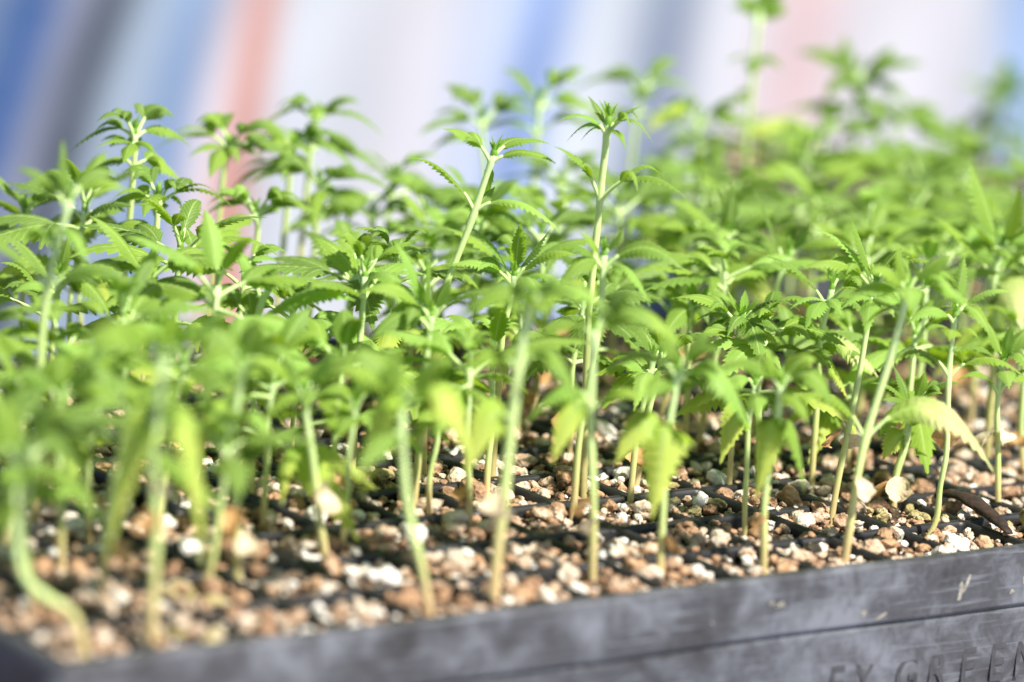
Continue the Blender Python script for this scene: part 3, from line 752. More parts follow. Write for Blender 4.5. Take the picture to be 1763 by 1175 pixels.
  [(85.7,51.1,11.9),(86.9,50.2,8.2),(84.6,52.1,15.5)],1.70,1.0,0.0),
 ('thin seedling standing just behind the orange-wrapped stem',[(141.4,121.8,-3.0),(140.6,122.5,10.5),(140.0,123.0,23.6),(139.8,123.1,31.8)],
  [((139.8,123.1,30.2),(148.3,112.2,27.3),8,8.0,1,0),((139.8,123.1,30.2),(129.7,127.6,28.1),8,8.0,1,0),((139.9,123.1,31.5),(141.7,124.2,40.5),1,8.0,1,0)],
  [],1.15,1.0,0.0),
 ('near-corner seedling with two bright leaves hanging past its stem',[(36.0,14.2,-3.0),(35.0,15.1,20.8),(33.6,16.2,46.6),(33.8,16.1,68.1)],
  [((33.9,16.0,46.0),(43.3,5.5,18.3),30,11.0,1,0.15),((33.6,16.2,45.9),(24.1,18.9,18.6),26,10.0,1,0.1),((33.8,16.1,66.4),(15.9,28.3,67.5),12,11.0,1,0),((33.9,16.0,66.7),(48.6,1.1,66.5),12,11.0,1,0),((33.7,16.1,67.4),(26.8,27.1,74.6),6,10.0,1,0),((33.9,16.0,67.9),(42.7,13.8,77.4),6,10.0,1,0),((33.9,16.0,68.2),(33.9,16.0,80.3),2,9.0,1,0),((33.9,16.0,45.3),(44.8,17.3,47.0),6,9.0,1,0)],
  [(33.4,13.2,28.0),(32.1,14.4,35.7)],1.80,1.0,0.2),
 ('seedling at the tray corner with an S-bent pale stem',[(14.8,9.9,-3.0),(11.7,12.6,7.5),(5.7,17.5,11.9),(1.5,21.0,17.2),(-0.4,22.6,32.0),(-0.9,23.0,44.7)],
  [((-0.8,22.9,43.3),(-14.4,31.7,40.7),12,11.0,1,0),((-0.8,22.9,43.3),(8.4,15.3,57.9),9,10.0,1,0),((-0.7,22.8,44.0),(8.7,9.8,41.6),14,11.0,1,0),((-0.9,23.0,44.7),(-2.7,27.1,57.9),2,10.0,1,0),((-0.4,22.6,32.0),(-8.9,24.4,16.5),16,12.0,1,0)],
  [],1.70,1.0,0.3),
 ('slim yellowish seedling behind the S-bent stem',[(49.9,75.4,-3.0),(48.6,76.5,12.2),(47.0,77.8,27.2),(46.6,78.1,42.3)],
  [((46.6,78.1,40.1),(34.7,85.4,45.9),9,9.0,1,0),((46.7,78.0,40.5),(58.0,66.0,43.0),9,10.0,1,0),((46.6,78.1,42.0),(46.6,80.8,53.8),2,9.0,1,0),((46.6,78.1,41.6),(56.2,74.0,53.3),6,9.0,1,0)],
  [],1.40,1.0,0.4),
 ('pale-crowned seedling with a forked stalk in front of the leaning tall stem',[(178.1,96.1,-3.0),(177.9,96.3,17.6),(178.0,96.3,39.1),(178.0,96.3,53.0)],
  [((177.8,96.4,51.4),(159.7,107.5,57.5),9,9.0,1,0),((177.9,96.3,51.9),(170.3,105.2,71.9),4,8.0,1,0),((178.0,96.3,52.9),(176.2,97.7,68.6),1,8.0,1,0),((178.0,96.2,51.9),(191.3,80.0,60.9),8,11.0,1,0),((178.0,96.2,52.5),(183.0,96.0,63.5),2,8.0,1,0),((177.9,96.3,48.9),(160.9,100.0,46.6),9,11.0,3,0)],
  [],1.50,1.0,0.0),
 ('pale-crowned seedling whose leaves spread beneath the tallest stem',[(220.1,77.5,-3.0),(220.2,77.4,19.2),(221.4,76.5,52.7),(221.0,76.7,72.4)],
  [((221.1,76.7,68.3),(206.2,86.4,71.0),8,9.0,1,0),((221.2,76.6,67.8),(236.0,59.1,70.6),10,10.0,1,0),((221.1,76.7,71.6),(226.0,75.2,80.7),1,6.0,1,0),((221.1,76.7,70.8),(217.6,83.5,77.7),3,7.0,1,0),((221.1,76.7,65.8),(226.7,61.6,60.7),10,10.0,1,0),((221.2,76.6,67.5),(206.8,78.2,62.9),8,9.0,1,0)],
  [],1.40,1.0,0.0),
 ('seedling with a forked pale stalk half hidden in the tray middle',[(246.4,83.4,-3.0),(246.2,83.6,15.8),(247.1,82.8,27.8),(248.0,82.0,39.8)],
  [((247.7,82.3,33.0),(238.0,86.4,37.7),5,7.0,1,0),((248.1,81.9,33.9),(253.4,73.7,36.4),6,8.0,1,0),((248.2,81.9,39.5),(245.4,86.8,49.0),2,7.0,1,0),((248.2,81.9,39.5),(254.4,79.3,47.7),3,7.0,1,0)],
  [],1.30,1.0,0.0),
 ('small grey-green seedling crown on a short stalk before the yellow leaf',[(300.2,121.5,-3.0),(298.7,122.8,23.7),(297.9,123.4,37.8),(298.4,123.0,44.1)],
  [((298.2,123.1,42.3),(285.1,131.5,49.1),5,6.0,1,0),((298.2,123.1,42.3),(288.3,123.6,46.2),3,5.0,1,0),((298.4,123.0,43.2),(305.8,120.7,50.4),3,6.0,1,0),((298.4,123.0,43.5),(304.2,113.0,46.9),5,7.0,3,0),((298.4,123.0,43.9),(298.4,125.6,51.5),1,5.0,1,0),((298.2,123.2,41.4),(296.8,114.0,40.0),5,6.0,1,0)],
  [],1.30,1.0,0.0),
 ('seedling with blurred pale stalk and wide leaves beyond the tray middle',[(332.8,152.3,-3.0),(333.5,151.7,22.1),(333.6,151.6,46.0),(334.6,150.8,58.9)],
  [((334.1,151.2,53.3),(320.8,164.8,66.5),6,9.0,1,0),((334.3,151.0,54.3),(320.1,158.9,52.3),7,9.0,1,0),((334.5,150.8,58.0),(346.4,144.9,65.1),4,9.0,1,0),((334.4,150.9,56.1),(345.3,138.0,55.6),7,9.0,1,0),((334.6,150.8,58.5),(335.8,152.3,71.2),1,8.0,1,0),((333.6,151.6,46.0),(320.1,155.0,36.7),9,10.0,1,0)],
  [],1.40,1.0,0.0),
 ('seedling behind the front rim with a stem crossing the pale folded leaf',[(256.5,44.7,-3.0),(255.0,46.0,11.1),(254.6,46.4,27.8),(254.7,46.3,41.1)],
  [((254.7,46.2,39.1),(243.8,51.4,35.6),8,9.0,1,0),((254.8,46.1,39.5),(261.9,37.6,42.7),7,8.0,1,0),((254.7,46.2,40.8),(256.6,47.3,49.0),1,7.0,1,0),((254.4,46.5,29.4),(245.1,46.4,18.5),12,11.0,1,0.3)],
  [],1.15,1.0,0.0),
 ('blurred back-row seedling with a single flat crown before the dark grey stripe',[(411.3,286.9,-3.0),(411.1,287.1,57.8),(412.2,286.2,78.1)],
  [((412.4,286.0,76.1),(397.5,306.9,72.6),9,8.3,3,0),((412.4,286.0,76.1),(436.1,282.7,73.2),9,8.8,1,0),((412.4,286.0,76.1),(399.9,295.3,79.9),6,7.5,3,0),((412.4,286.0,76.1),(429.0,287.8,85.5),9,7.3,1,0),((413.1,285.4,67.1),(390.6,295.1,61.6),6,8.7,1,0),((413.1,285.4,67.1),(427.6,265.6,61.4),7,7.6,1,0)],
  [],1.40,1.0,0.0),
 ('blurred back-row seedling with a lime leaf held level',[(434.9,281.2,-3.0),(434.6,281.5,43.9),(435.1,281.1,66.4)],
  [((435.2,281.0,64.4),(416.7,289.1,60.8),10,7.4,3,0.4),((435.2,281.0,64.4),(448.3,262.3,65.6),7,7.1,3,0),((435.2,281.0,64.4),(428.9,291.8,70.5),9,7.1,3,0),((435.2,281.0,64.4),(446.5,268.4,74.6),8,8.4,1,0),((436.0,280.3,55.3),(427.3,304.2,43.5),7,7.8,3,0),((436.0,280.3,55.3),(456.9,268.0,53.6),6,7.1,1,0)],
  [],1.40,1.0,0.0),
 ('blurred back-row seedling with a pale stalk below the pink stripe',[(545.7,289.4,-3.0),(545.4,289.7,16.9),(547.4,288.0,39.8)],
  [((547.6,287.8,37.7),(537.8,306.5,36.0),10,8.9,3,0),((547.6,287.8,37.7),(564.8,268.3,33.5),8,8.2,3,0),((547.6,287.8,37.7),(546.6,305.2,48.4),6,7.7,3,0),((547.6,287.8,37.7),(555.2,277.1,51.6),9,7.2,3,0),((548.5,287.1,28.1),(524.6,296.4,27.1),7,8.4,3,0),((548.5,287.1,28.1),(572.9,284.6,27.2),8,7.8,1,0)],
  [],1.40,1.0,0.0),
 ('blurred seedling with upright twin leaves before the black tarp stripe',[(167.7,232.7,-3.0),(168.7,231.9,61.1),(168.1,232.3,78.5)],
  [((168.3,232.3,76.8),(154.4,245.0,70.9),8,7.1,3,0),((168.3,232.3,76.8),(187.4,229.5,74.0),7,8.5,1,0),((168.3,232.3,76.8),(155.3,233.3,82.2),8,7.3,3,0),((168.3,232.3,76.8),(184.5,236.9,82.8),9,9.0,3,0),((168.7,231.9,69.0),(156.5,239.0,63.7),7,7.9,1,0),((168.7,231.9,69.0),(182.4,224.1,63.3),7,8.9,3,0)],
  [],1.40,1.0,0.0),
 ('blurred back-row seedling spreading before the pale blue stripe',[(218.3,257.4,-3.0),(219.1,256.8,59.8),(219.9,256.1,68.1)],
  [((220.0,256.0,66.3),(206.7,278.4,63.1),9,7.7,3,0),((220.0,256.0,66.3),(242.9,247.7,62.8),7,8.4,3,0),((220.0,256.0,66.3),(219.6,273.9,72.9),9,8.9,3,0),((220.0,256.0,66.3),(225.0,239.2,75.9),8,7.5,3,0)],
  [],1.40,1.0,0.0),
 ('blurred back-row seedling under the red stripe with a drooping leaf',[(245.9,259.7,-3.0),(246.4,259.3,58.4),(246.6,259.1,66.8)],
  [((246.7,259.0,65.0),(233.9,276.8,57.9),9,7.7,3,0),((246.7,259.0,65.0),(262.8,245.4,60.3),10,7.3,3,0),((246.7,259.0,65.0),(234.9,266.3,73.1),7,9.0,1,0),((246.7,259.0,65.0),(259.8,250.0,69.8),9,8.4,3,0),((247.2,258.6,56.7),(239.6,281.1,48.5),8,8.9,3,0)],
  [],1.40,1.0,0.0),
 ('single blurred leaf cluster standing highest before the pale stripe',[(260.0,269.1,-3.0),(260.5,268.6,63.6),(261.2,268.0,74.0)],
  [((261.4,267.9,72.2),(243.7,278.0,66.3),10,7.4,3,0),((261.4,267.9,72.2),(275.3,250.2,70.8),9,8.3,1,0),((261.4,267.9,72.2),(250.7,269.0,76.1),10,7.2,1,0),((261.4,267.9,72.2),(271.3,259.6,80.4),7,8.3,1,0),((261.9,267.5,63.8),(254.6,288.7,59.3),6,7.8,3,0),((261.9,267.5,63.8),(283.4,258.1,57.4),8,8.9,3,0)],
  [],1.40,1.0,0.0),
 ('blurred seedling right of the red stripe with stacked leaves',[(245.3,242.3,-3.0),(245.6,242.0,43.5),(245.3,242.3,59.1)],
  [((245.4,242.2,57.3),(229.6,258.3,55.2),10,7.6,3,0),((245.4,242.2,57.3),(269.9,234.2,55.7),9,7.7,1,0),((245.4,242.2,57.3),(233.9,253.6,64.4),7,7.3,1,0),((245.4,242.2,57.3),(248.5,226.6,64.1),6,8.1,3,0),((246.0,241.7,49.1),(238.3,262.4,43.7),8,7.9,1,0),((246.0,241.7,49.1),(265.0,235.0,45.5),8,8.7,1,0)],
  [],1.40,1.0,0.0),
 ('dark blurred seedling before the pale tarp, near the leaning tall stem',[(280.9,232.8,-3.0),(281.1,232.6,40.3),(281.0,232.7,50.5)],
  [((281.2,232.5,48.7),(264.2,243.0,43.8),7,7.0,3,0),((281.2,232.5,48.7),(298.9,219.7,49.4),6,8.2,3,0),((281.2,232.5,48.7),(264.9,237.4,60.4),8,8.0,3,0),((281.2,232.5,48.7),(295.5,232.0,51.8),7,7.5,1,0),((281.8,232.1,40.4),(269.6,244.5,37.2),10,8.0,3,0),((281.8,232.1,40.4),(293.2,210.0,36.7),7,7.6,3,0)],
  [],1.40,1.0,0.0),
 ('blurred yellowish seedling behind the leaning tall stem',[(327.7,261.8,-3.0),(327.8,261.7,45.7),(325.0,264.0,73.2)],
  [((325.2,263.9,71.3),(303.7,269.6,67.5),7,8.4,3,0),((325.2,263.9,71.3),(342.1,254.0,74.1),9,7.2,3,0),((325.2,263.9,71.3),(319.8,279.6,81.3),8,8.2,3,0),((325.2,263.9,71.3),(345.2,261.1,77.6),9,8.0,3,0),((325.8,263.4,62.8),(311.1,271.9,61.3),9,7.1,1,0)],
  [],1.40,1.0,0.0),
 ('blurred seedling far behind the tallest stem, bluish against the blue stripe',[(349.5,264.8,-3.0),(349.5,264.8,48.2),(349.4,264.9,78.3)],
  [((349.6,264.8,76.4),(338.2,281.4,71.5),8,7.6,1,0),((349.6,264.8,76.4),(368.5,251.6,74.8),7,7.3,3,0),((349.6,264.8,76.4),(343.5,279.7,86.3),7,7.2,1,0),((349.6,264.8,76.4),(365.4,261.2,88.7),10,9.0,3,0),((350.2,264.2,67.7),(330.3,271.6,67.3),8,8.6,1,0),((350.2,264.2,67.7),(365.1,248.0,69.2),10,7.3,3,0)],
  [],1.40,1.0,0.0),
 ('blurred olive seedling behind the tallest stem with a long curved leaf',[(348.0,248.1,-3.0),(347.9,248.2,41.9),(347.7,248.4,54.4)],
  [((347.8,248.2,52.5),(333.6,266.5,51.2),6,7.2,3,0),((347.8,248.2,52.5),(369.3,235.2,53.2),6,7.8,3,0),((347.8,248.2,52.5),(333.1,257.3,60.2),8,8.0,3,0),((347.8,248.2,52.5),(361.4,245.7,64.3),7,8.3,3,0)],
  [],1.40,1.0,0.0),
 ('blurred seedling near the blue stripe with pale lower stalk',[(163.5,211.8,-3.0),(164.2,211.2,49.8),(163.9,211.5,62.8)],
  [((164.0,211.4,61.0),(154.3,225.9,56.9),7,8.1,3,0),((164.0,211.4,61.0),(189.5,207.6,59.7),9,8.7,3,0),((164.0,211.4,61.0),(159.7,224.2,68.8),9,7.2,3,0),((164.0,211.4,61.0),(172.1,207.4,65.4),8,7.8,3,0),((164.5,211.0,53.3),(155.9,230.0,48.4),6,8.5,1,0)],
  [],1.40,1.0,0.0),
 ('soft-focus seedling spreading wide beside the red stripe',[(207.3,221.7,-3.0),(207.8,221.3,44.0),(207.0,221.9,55.5)],
  [((207.2,221.9,53.7),(199.7,239.9,49.7),9,7.2,3,0),((207.2,221.9,53.7),(227.3,214.0,54.1),8,8.7,3,0),((207.2,221.9,53.7),(195.4,229.5,59.4),8,7.3,3,0),((207.2,221.9,53.7),(218.0,213.3,59.6),9,8.0,3,0)],
  [],1.40,1.0,0.0),
 ('soft-focus seedling with a tall pale stalk near the back rim',[(269.0,244.0,-3.0),(269.2,243.8,36.5),(268.4,244.5,48.6)],
  [((268.5,244.4,46.7),(245.5,252.5,47.5),6,7.4,1,0),((268.5,244.4,46.7),(283.9,233.6,41.8),9,7.0,3,0),((268.5,244.4,46.7),(264.5,263.5,47.3),7,7.9,1,0),((268.5,244.4,46.7),(275.5,237.2,58.2),8,8.8,1,0),((269.1,243.9,38.4),(260.5,263.6,35.1),9,8.3,1,0),((269.1,243.9,38.4),(291.3,241.3,37.7),7,8.9,3,0)],
  [],1.40,1.0,0.0),
]
FAR=[
 ('tallest back-row seedling, its crown cut by the picture top',[(457.9,281.3,-3.0),(459.0,281.6,51.0),(457.2,281.8,104.9)],
  [((457.3,281.8,100.8),(448.9,287.6,104.4),7,12.1,1,0.0),((457.3,281.8,100.8),(470.8,282.0,106.0),5,12.4,1,0.0),((457.3,281.8,100.8),(458.6,293.1,108.7),5,12.3,3,0.0),((457.3,281.8,100.8),(464.5,282.0,112.1),8,11.7,1,0.0)],[],1.50,1.0,0.3),
 ('back-row seedling with the highest spreading crown at the pink stripe',[(513.9,285.1,-3.0),(514.8,285.6,39.7),(512.8,286.1,82.5)],
  [((512.8,286.0,78.3),(502.3,308.8,84.5),8,11.6,1,0.0),((512.8,286.0,78.3),(522.3,264.1,87.9),6,13.0,3,0.0),((512.8,286.0,78.3),(497.0,285.5,72.0),8,14.2,1,0.0),((512.8,286.0,78.3),(537.0,279.0,68.1),6,13.7,3,0.0),((512.0,286.7,69.4),(512.6,295.3,93.0),5,14.1,1,0.0),((512.0,286.7,69.4),(537.0,262.7,60.6),7,14.2,1,0.0),((512.0,286.7,69.4),(503.8,300.0,58.6),5,14.5,1,0.0),((512.0,286.7,69.4),(528.2,285.6,90.3),8,11.6,1,0.0),((512.0,286.7,69.4),(492.3,300.7,65.1),5,14.9,1,0.0),((512.0,286.7,69.4),(514.6,272.7,63.5),9,11.8,1,0.0)],[],1.50,1.0,0.3),
 ('back-row seedling with a broad bright leaf below the pink stripe',[(495.8,284.6,-3.0),(497.7,284.2,30.2),(496.7,283.8,63.3)],
  [((496.8,283.8,59.2),(470.7,300.1,57.4),5,11.5,1,0.3),((496.8,283.8,59.2),(514.7,268.9,58.0),9,13.0,1,0.0),((496.8,283.8,59.2),(487.1,289.3,49.6),8,11.8,1,0.0),((496.8,283.8,59.2),(504.1,283.9,71.1),6,11.7,3,0.0),((495.9,284.4,50.3),(514.7,275.7,45.1),5,11.2,3,0.0),((495.9,284.4,50.3),(482.1,301.7,45.2),6,14.0,3,0.0),((495.9,284.4,50.3),(528.4,272.9,49.4),5,11.5,3,0.0)],[],1.50,1.0,0.3),
 ('back-row seedling with dark lower leaves, deeper in the tray than the spoon-like leaf',[(533.0,285.5,-3.0),(534.7,285.3,30.6),(533.4,285.1,64.3)],
  [((533.5,285.1,60.1),(516.4,296.2,55.8),6,11.6,3,0.0),((533.5,285.1,60.1),(545.7,260.7,57.6),7,14.4,3,0.0),((533.5,285.1,60.1),(529.5,291.3,71.3),5,14.5,1,0.0),((533.5,285.1,60.1),(552.3,280.8,66.4),9,12.5,1,0.0),((532.7,285.8,51.0),(520.7,292.6,43.6),9,14.0,1,0.0),((532.7,285.8,51.0),(550.1,280.6,42.9),7,11.0,1,0.0),((532.7,285.8,51.0),(554.8,258.5,42.9),8,12.1,1,0.0)],[],1.30,1.0,0.3),
 ('far dark bluish seedling against the last blue stripe',[(712.7,408.1,-3.0),(713.9,408.4,22.4),(712.0,408.7,47.8)],
  [((712.1,408.6,42.9),(695.6,416.3,51.0),7,11.4,1,0.0),((712.1,408.6,42.9),(718.2,388.7,50.8),9,14.2,1,0.0),((712.1,408.6,42.9),(698.5,415.1,27.1),6,13.3,1,0.0),((712.1,408.6,42.9),(725.0,395.5,32.5),6,11.4,1,0.0),((711.2,409.3,32.7),(712.7,408.4,61.7),9,12.5,3,0.0),((711.2,409.3,32.7),(702.3,410.2,15.9),7,11.1,1,0.0),((711.2,409.3,32.7),(721.9,393.0,16.2),6,14.9,3,0.0)],[],1.40,1.0,0.3),
 ('far seedling with dull leaves beside the dark bluish one',[(678.5,397.0,-3.0),(680.3,396.7,13.1),(679.2,396.4,29.3)],
  [((679.2,396.4,24.6),(660.7,400.8,28.5),5,11.2,1,0.0),((679.2,396.4,24.6),(696.9,390.6,27.1),7,13.4,1,0.0),((679.2,396.4,24.6),(669.5,397.8,17.0),8,13.2,1,0.0),((679.2,396.4,24.6),(697.5,395.7,14.1),9,12.2,1,0.0)],[],1.30,1.0,0.3),
 ('far olive seedling at the foot of the tall cut-off one',[(585.3,409.2,-3.0),(587.7,408.5,16.8),(587.2,407.7,36.6)],
  [((587.2,407.6,32.0),(568.0,410.0,36.2),8,11.6,3,0.0),((587.2,407.6,32.0),(603.9,402.0,34.5),8,13.4,1,0.0),((587.2,407.6,32.0),(583.9,415.5,23.2),7,14.1,3,0.0),((587.2,407.6,32.0),(597.0,399.3,23.6),5,14.7,1,0.0)],[],1.30,1.0,0.3),
 ('far seedling half hidden behind the upright toothed leaf',[(554.9,404.1,-3.0),(556.6,403.9,15.3),(555.3,403.7,33.6)],
  [((555.4,403.7,29.1),(545.6,412.7,31.7),6,14.2,1,0.0),((555.4,403.7,29.1),(562.0,387.6,33.8),6,14.4,1,0.0),((555.4,403.7,29.1),(544.1,402.9,24.6),8,13.4,3,0.0)],[],1.20,1.0,0.3),
]
taken = {}
for label, pts, leaves, cots, r, tuft, tone in HEROES:
    build(label, pts, leaves, cots, r, tuft, tone, GROUP1, teeth=13, extra='tall' not in label)
    taken.setdefault((int((pts[0][0]-MAR)//PIT), int((pts[0][1]-MAR)//PIT)), []).append(pts[0])
for label, pts, leaves, cots, r, tuft, tone in FAR:
    own = pts[0][1] < 280 and pts[0][0] < 550
    build(label, pts, leaves, cots, r, tuft, tone, GROUP1 if own else GROUP2, far=not own, teeth=9, extra=not own)
    if own: taken.setdefault((int((pts[0][0]-MAR)//PIT), int((pts[0][1]-MAR)//PIT)), []).append(pts[0])

ORD = ['first', 'second', 'third', 'fourth', 'fifth', 'sixth', 'seventh', 'eighth', 'ninth', 'tenth', 'eleventh', 'twelfth', 'thirteenth', 'fourteenth', 'fifteenth', 'sixteenth', 'seventeenth', 'eighteenth', 'nineteenth', 'twentieth']
CAMP = np.array([-538., -800., 293.])
FWV, RTV, UPW = np.array(fw), np.array(rt2), np.array(up2)
def in_view(p, margin=.04):
    d = np.asarray(p, float)-CAMP; z = d @ FWV
    x, y = (d @ RTV)/z*150/36, (d @ UPW)/z*150/36
    return abs(x) < .5+margin and abs(y) < .333+margin
def auto_plant(label, base, H, lean, group, far=False, low_yellow=False, cot=False):
    """a seedling grown by rule: decussate leaf pairs, larger below, small at the tip"""
    az = rng.uniform(0, 6.28); vig = rng.uniform(.82, 1.2)*(1.15 if (base[0] < 170 and base[1] < 140) else 1)
    top = base+np.array([math.cos(az)*lean, math.sin(az)*lean, H])
    mid = base+(top-base)*.5+np.array([rng.uniform(-2, 2), rng.uniform(-2, 2), 0])
    leaves = []
    a = rng.uniform(0, math.pi)
    for frac, L0, w0, el in ((.99, 16, 5.0, .8), (.96, 25, 7.0, .35), (.87, 31, 8.6, .1), (.62, 28, 9.0, -.2)):
        if frac < .8 and (rng.random() < .25 or base[1] < 60): continue
        for s in (0, 1):
            aa = a+s*math.pi+rng.uniform(-.35, .35)
            L = L0*rng.uniform(.8, 1.3)*vig; e = el-.12+rng.uniform(-.3, .3)
            S = base+(top-base)*frac
            T = S+np.array([math.cos(aa)*math.cos(e), math.sin(aa)*math.cos(e), math.sin(e)])*L
            leaves.append((S, T, rng.uniform(4, 8), w0*rng.uniform(.85, 1.25), rng.choice((1, 3, 3)), .3 if (low_yellow and frac < .8) else 0))
        a += math.pi/2+rng.uniform(-.2, .2)
    cots = [base+(top-base)*rng.uniform(.18, .3)] if cot else []
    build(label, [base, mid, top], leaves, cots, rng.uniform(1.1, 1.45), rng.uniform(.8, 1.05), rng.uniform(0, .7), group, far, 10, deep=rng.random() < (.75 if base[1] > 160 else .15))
for r_ in range(10):
    for c_ in range(20):
        cc = np.array([MAR+(c_+.5)*PIT, MAR+(r_+.5)*PIT, -3.0])
        rr = rng.random()
        if (c_, r_) in taken: continue
        if r_ == 0 or (r_ == 1 and (c_ > 4 or rr < .25)): continue
        if r_ == 2 and rr < .30: continue
        if r_ == 3 and rr < .12: continue
        if rr < (.28 if r_ >= 6 else (.22 if c_ >= 12 else .06)): continue
        b = cc+np.array([rng.uniform(-4, 4), rng.uniform(-4, 4), 0])
        H = rng.uniform(36, 50) if r_ <= 3 else rng.uniform(38, 60)
        if c_ >= 13: H = rng.uniform(42, 62)
        if not (in_view(b+UPV*H) or in_view(b+UPV*20)): continue
        size = 'short' if H < 44 else ('medium' if H < 53 else 'taller')
        lab = '%s leafy seedling, %s row back from the lettered side, %s cell from near corner' % (size, ORD[r_], ORD[c_])
        auto_plant(lab, b, H, rng.uniform(2, 9), GROUP1, low_yellow=rng.random() < .4, cot=rng.random() < .6)

for r_ in range(9):
    for c_ in range(14):
        if rng.random() < .68 or r_ > 2 or c_ < 3: continue
        lx, ly = MAR+(c_+.5)*PIT+rng.uniform(-5, 5), MAR+(r_+.5)*PIT+rng.uniform(-5, 5)
        b = np.array([TR2[0]/MM+lx*math.cos(T2A)-ly*math.sin(T2A), TR2[1]/MM+lx*math.sin(T2A)+ly*math.cos(T2A), -3.5])
        H = rng.uniform(14, 26)
        if not in_view(b+UPV*H, .02): continue
        auto_plant('%s blurred seedling of the far tray, %s row back, %s cell along' % ('low' if H < 26 else 'mid-height', ORD[r_], ORD[c_]), b, H, rng.uniform(2, 7), GROUP2, far=True)
# ------------------------------------------------------------------ grains
def icosphere(sub):
    import bmesh
    bm = bmesh.new(); bmesh.ops.create_icosphere(bm, subdivisions=sub, radius=1.0)
    v = np.array([x.co[:] for x in bm.verts]); f = [tuple(q.index for q in p.verts) for p in bm.faces]
    bm.free(); return v, f
ICO = {s: icosphere(s) for s in (1, 2, 3)}
def lump(seed, sub):
    """popped, crumbly grain: a few knobs grown together, with a pitted skin"""
    g_ = np.random.default_rng(seed)
    v, f = ICO[sub]
    v = v.copy()
    nk = g_.integers(4, 8)
    cen = g_.normal(size=(nk, 3)); cen *= (g_.uniform(.25, .62, nk)/np.linalg.norm(cen, axis=1))[:, None]
    kr = g_.uniform(.38, .62, nk)
    rad = np.full(len(v), .50)
    for k in range(nk):                      # farthest hit of the ray with each knob
        bq = v @ cen[k]; disc = bq*bq-(cen[k] @ cen[k]-kr[k]**2)
        hit = np.where(disc > 0, bq+np.sqrt(np.maximum(disc, 0)), 0)
        rad = np.maximum(rad, hit)
    m = g_.normal(size=(22, 3))*g_.uniform(3, 11, 22)[:, None]
    for k in range(22): rad += .024*np.sin(v @ m[k]+k*1.7)
    v = v*rad[:, None]*np.array([g_.uniform(.95, 1.35), g_.uniform(.8, 1.1), g_.uniform(.65, .95)])*1.05
    return v, f
LUMPS = {s: [lump(100*s+k, s) for k in range(10)] for s in (1, 2, 3)}
GR_ME = {}
def grain_mesh(k, m):
    if (k, m) not in GR_ME:
        v, f = LUMPS[3][k]
        me = bpy.data.meshes.new('grain'); me.from_pydata((v*2.5*MM).tolist(), [], f)
        me.polygons.foreach_set('use_smooth', [True]*len(me.polygons)); me.materials.append(M_GR[m])
        GR_ME[(k, m)] = me
    return GR_ME[(k, m)]
GCOL = ['white', 'cream', 'tan', 'rusty brown', 'mossy']
def rot3(a, b, c):
    ca, sa, cb, sb, cc, sc_ = math.cos(a), math.sin(a), math.cos(b), math.sin(b), math.cos(c), math.sin(c)
    return np.array([[cc, -sc_, 0], [sc_, cc, 0], [0, 0, 1]]) @ np.array([[cb, 0, sb], [0, 1, 0], [-sb, 0, cb]]) @ np.array([[1, 0, 0], [0, ca, -sa], [0, sa, ca]])
rest = [([], [], 0) for _ in range(5)]
restV = [[] for _ in range(5)]; restF = [[] for _ in range(5)]; restN = [0]*5
def to_rest(m, k, sub, p, s):
    v, f = LUMPS[sub][k]
    R = rot3(rng.uniform(-.4, .4), rng.uniform(-.4, .4), rng.uniform(0, 6.28))
    vv = (v*s) @ R.T+p
    restV[m].append(vv*MM); o = restN[m]
    restF[m].append(np.array(f)+o); restN[m] += len(v)
n_ind = 0
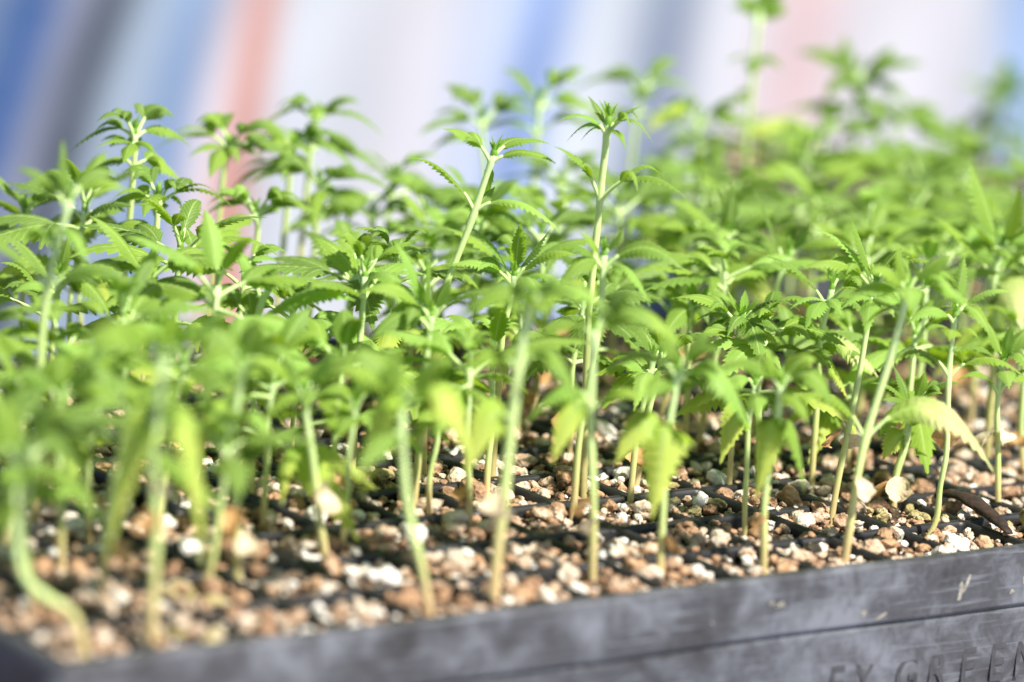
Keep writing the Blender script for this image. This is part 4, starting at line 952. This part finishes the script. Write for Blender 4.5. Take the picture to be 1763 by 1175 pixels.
def fill_cell(cx, cy, row, col, near, stems, tr=None, big=None):
    global n_ind
    placed = []
    tries = 0
    want = rng.randint(17, 23) if big is None else big
    mossy = rng.random() < .12
    dark = rng.random()
    while len(placed) < want and tries < 260:
        tries += 1
        s = rng.choice((1.4, 1.7, 1.9, 2.2, 2.6, 3.2, 4.0)) if tries < 120 else rng.uniform(1.2, 1.9)
        lim = 12.3-s*.8
        x, y = rng.uniform(-lim, lim), rng.uniform(-lim, lim)
        if any((x-px)**2+(y-py)**2 < (.78*(s+ps))**2 for px, py, ps in placed): continue
        if any((cx+x-sx)**2+(cy+y-sy)**2 < (s*.55+.7)**2 for sx, sy in stems): continue
        placed.append((x, y, s))
        z = -3.9+s*.52+rng.uniform(0, .5) + 1.0*(1-max(abs(x), abs(y))/12)
        m = 4 if (mossy and rng.random() < .4) else rng.choices((0, 1, 2, 3), (.13, .30, .33, .24) if dark > .35 else (.06, .2, .36, .38))[0]
        k = rng.randrange(10)
        p = np.array([cx+x, cy+y, z])
        if tr is not None: p = tr(p)
        if near and n_ind < 300 and s >= 1.85 and in_view(p, .0):
            o = link_mesh('grain', grain_mesh(k, m), None, tuple(p*MM), (rng.uniform(-.4, .4), rng.uniform(-.4, .4), rng.uniform(0, 6.28)), (s/2.5,)*3)
            tag(o, '%s %s grain, %s of %s row, %s cell from near corner' % ('large' if s > 3 else ('middling' if s > 2.1 else 'small'), GCOL[m], ('front' if y < -4 else 'back' if y > 4 else 'middle')+(' near end' if x < -4 else ' far end' if x > 4 else ''), ORD[row], ORD[col]), 'grain', 'grains in the %s row, %s cell' % (ORD[row], ORD[col]))
            n_ind += 1
        else:
            to_rest(m, k, 2 if near else 1, p, s)
    if near:                                   # strays on the dividers
        for _ in range(3):
            e = rng.choice((-13.4, 13.4)); x, y = (e+rng.uniform(-.8, .8), rng.uniform(-13, 13)) if rng.random() < .5 else (rng.uniform(-13, 13), e+rng.uniform(-.8, .8))
            s = rng.uniform(.5, 1.7)
            p = np.array([cx+x, cy+y, -.95+s*.45])
            if row == 0 and y < -12.8: continue
            to_rest(rng.choices((0, 1, 2, 3), (.15, .3, .3, .25))[0], rng.randrange(10), 2, p, s)
    # crumbs between the grains
    for _ in range(60 if near else 10):
        x, y = rng.uniform(-11.6, 11.6), rng.uniform(-11.6, 11.6)
        s = rng.uniform(.35, 1.0) if rng.random() < .75 else rng.uniform(.9, 1.4)
        p = np.array([cx+x, cy+y, -4.1+s*.5+rng.uniform(0, .8)])
        if tr is not None: p = tr(p)
        to_rest(rng.choices((0, 1, 2, 3, 4), (.2, .3, .25, .15, .25 if mossy else .05))[0], rng.randrange(10), 1, p, s)
order = sorted([(c, r) for c in range(20) for r in range(10)], key=lambda q: (q[1] > 2, q[1]*1.0+abs(q[0]-10)*.25))
for c, r in order:
    cx, cy = MAR+(c+.5)*PIT, MAR+(r+.5)*PIT
    near = r <= 5
    fill_cell(cx, cy, r, c, near, [(p[0], p[1]) for p in taken.get((c, r), [])])
ca2, sa2 = math.cos(T2A), math.sin(T2A)
def tr2(p):
    return np.array([TR2[0]/MM+p[0]*ca2-p[1]*sa2, TR2[1]/MM+p[0]*sa2+p[1]*ca2, p[2]+TR2[2]/MM])
for c in range(14):
    for r in range(9):
        fill_cell(MAR+(c+.5)*PIT, MAR+(r+.5)*PIT, r, c, False, [], tr2, 9)
# everything else in the cells: one mass of small grains
V = np.concatenate([np.concatenate(x) for x in restV]); Fl = []; mi = []; off = 0
for m in range(5):
    ff = np.concatenate(restF[m])+off; Fl.append(ff); mi += [m]*len(ff); off += restN[m]
Fl = np.concatenate(Fl)
me = bpy.data.meshes.new('gravel')
me.vertices.add(len(V)); me.vertices.foreach_set('co', V.astype(np.float32).ravel())
me.loops.add(len(Fl)*3); me.loops.foreach_set('vertex_index', Fl.astype(np.int32).ravel())
me.polygons.add(len(Fl)); me.polygons.foreach_set('loop_start', np.arange(0, len(Fl)*3, 3, dtype=np.int32))
for m in M_GR: me.materials.append(m)
me.polygons.foreach_set('material_index', np.array(mi, dtype=np.int32))
me.polygons.foreach_set('use_smooth', np.ones(len(Fl), dtype=bool))
me.update(calc_edges=True)
o = bpy.data.objects.new('gravel', me); COL.objects.link(o)
tag(o, 'pale and rusty perlite grains filling the tray cells', kind='stuff')

# ------------------------------------------------------------------ scrap of bark lying across the cells
def bark():
    P = catmull([(337.0, 51.5, .8), (337.5, 43, 2.8), (333.0, 27, 2.4), (327.5, 12, .6)], 6)
    tan = np.gradient(P, axis=0); V, Fc, UV = [], [], []
    n = len(P); wds = np.interp(np.linspace(0, 1, n), [0, .15, .5, .8, 1], [1.6, 3.0, 3.3, 2.6, 1.0])
    for i in range(n):
        t = nrm(tan[i]); s = nrm(np.cross(UPV, t)); nn = np.cross(t, s)
        for j in range(10):
            a = 2*math.pi*j/10
            q = 1+rng.uniform(-.28, .28)
            V.append((P[i]+s*math.cos(a)*wds[i]*q+nn*math.sin(a)*wds[i]*(.45 if math.sin(a) > 0 else .25)*q)*MM); UV.append((i/n, j/10))
    for i in range(n-1):
        for j in range(10):
            p, q = i*10+j, i*10+(j+1) % 10
            Fc.append((p, q, q+10, p+10))
    Fc.append(tuple(range(10))[::-1]); Fc.append(tuple((n-1)*10+j for j in range(10)))
    return mesh_obj('bark_scrap', V, Fc, M_BARK, None, (0, 0, 0), UV)
tag(bark(), 'charred dark brown bark scrap lying across the cell dividers', 'bark')
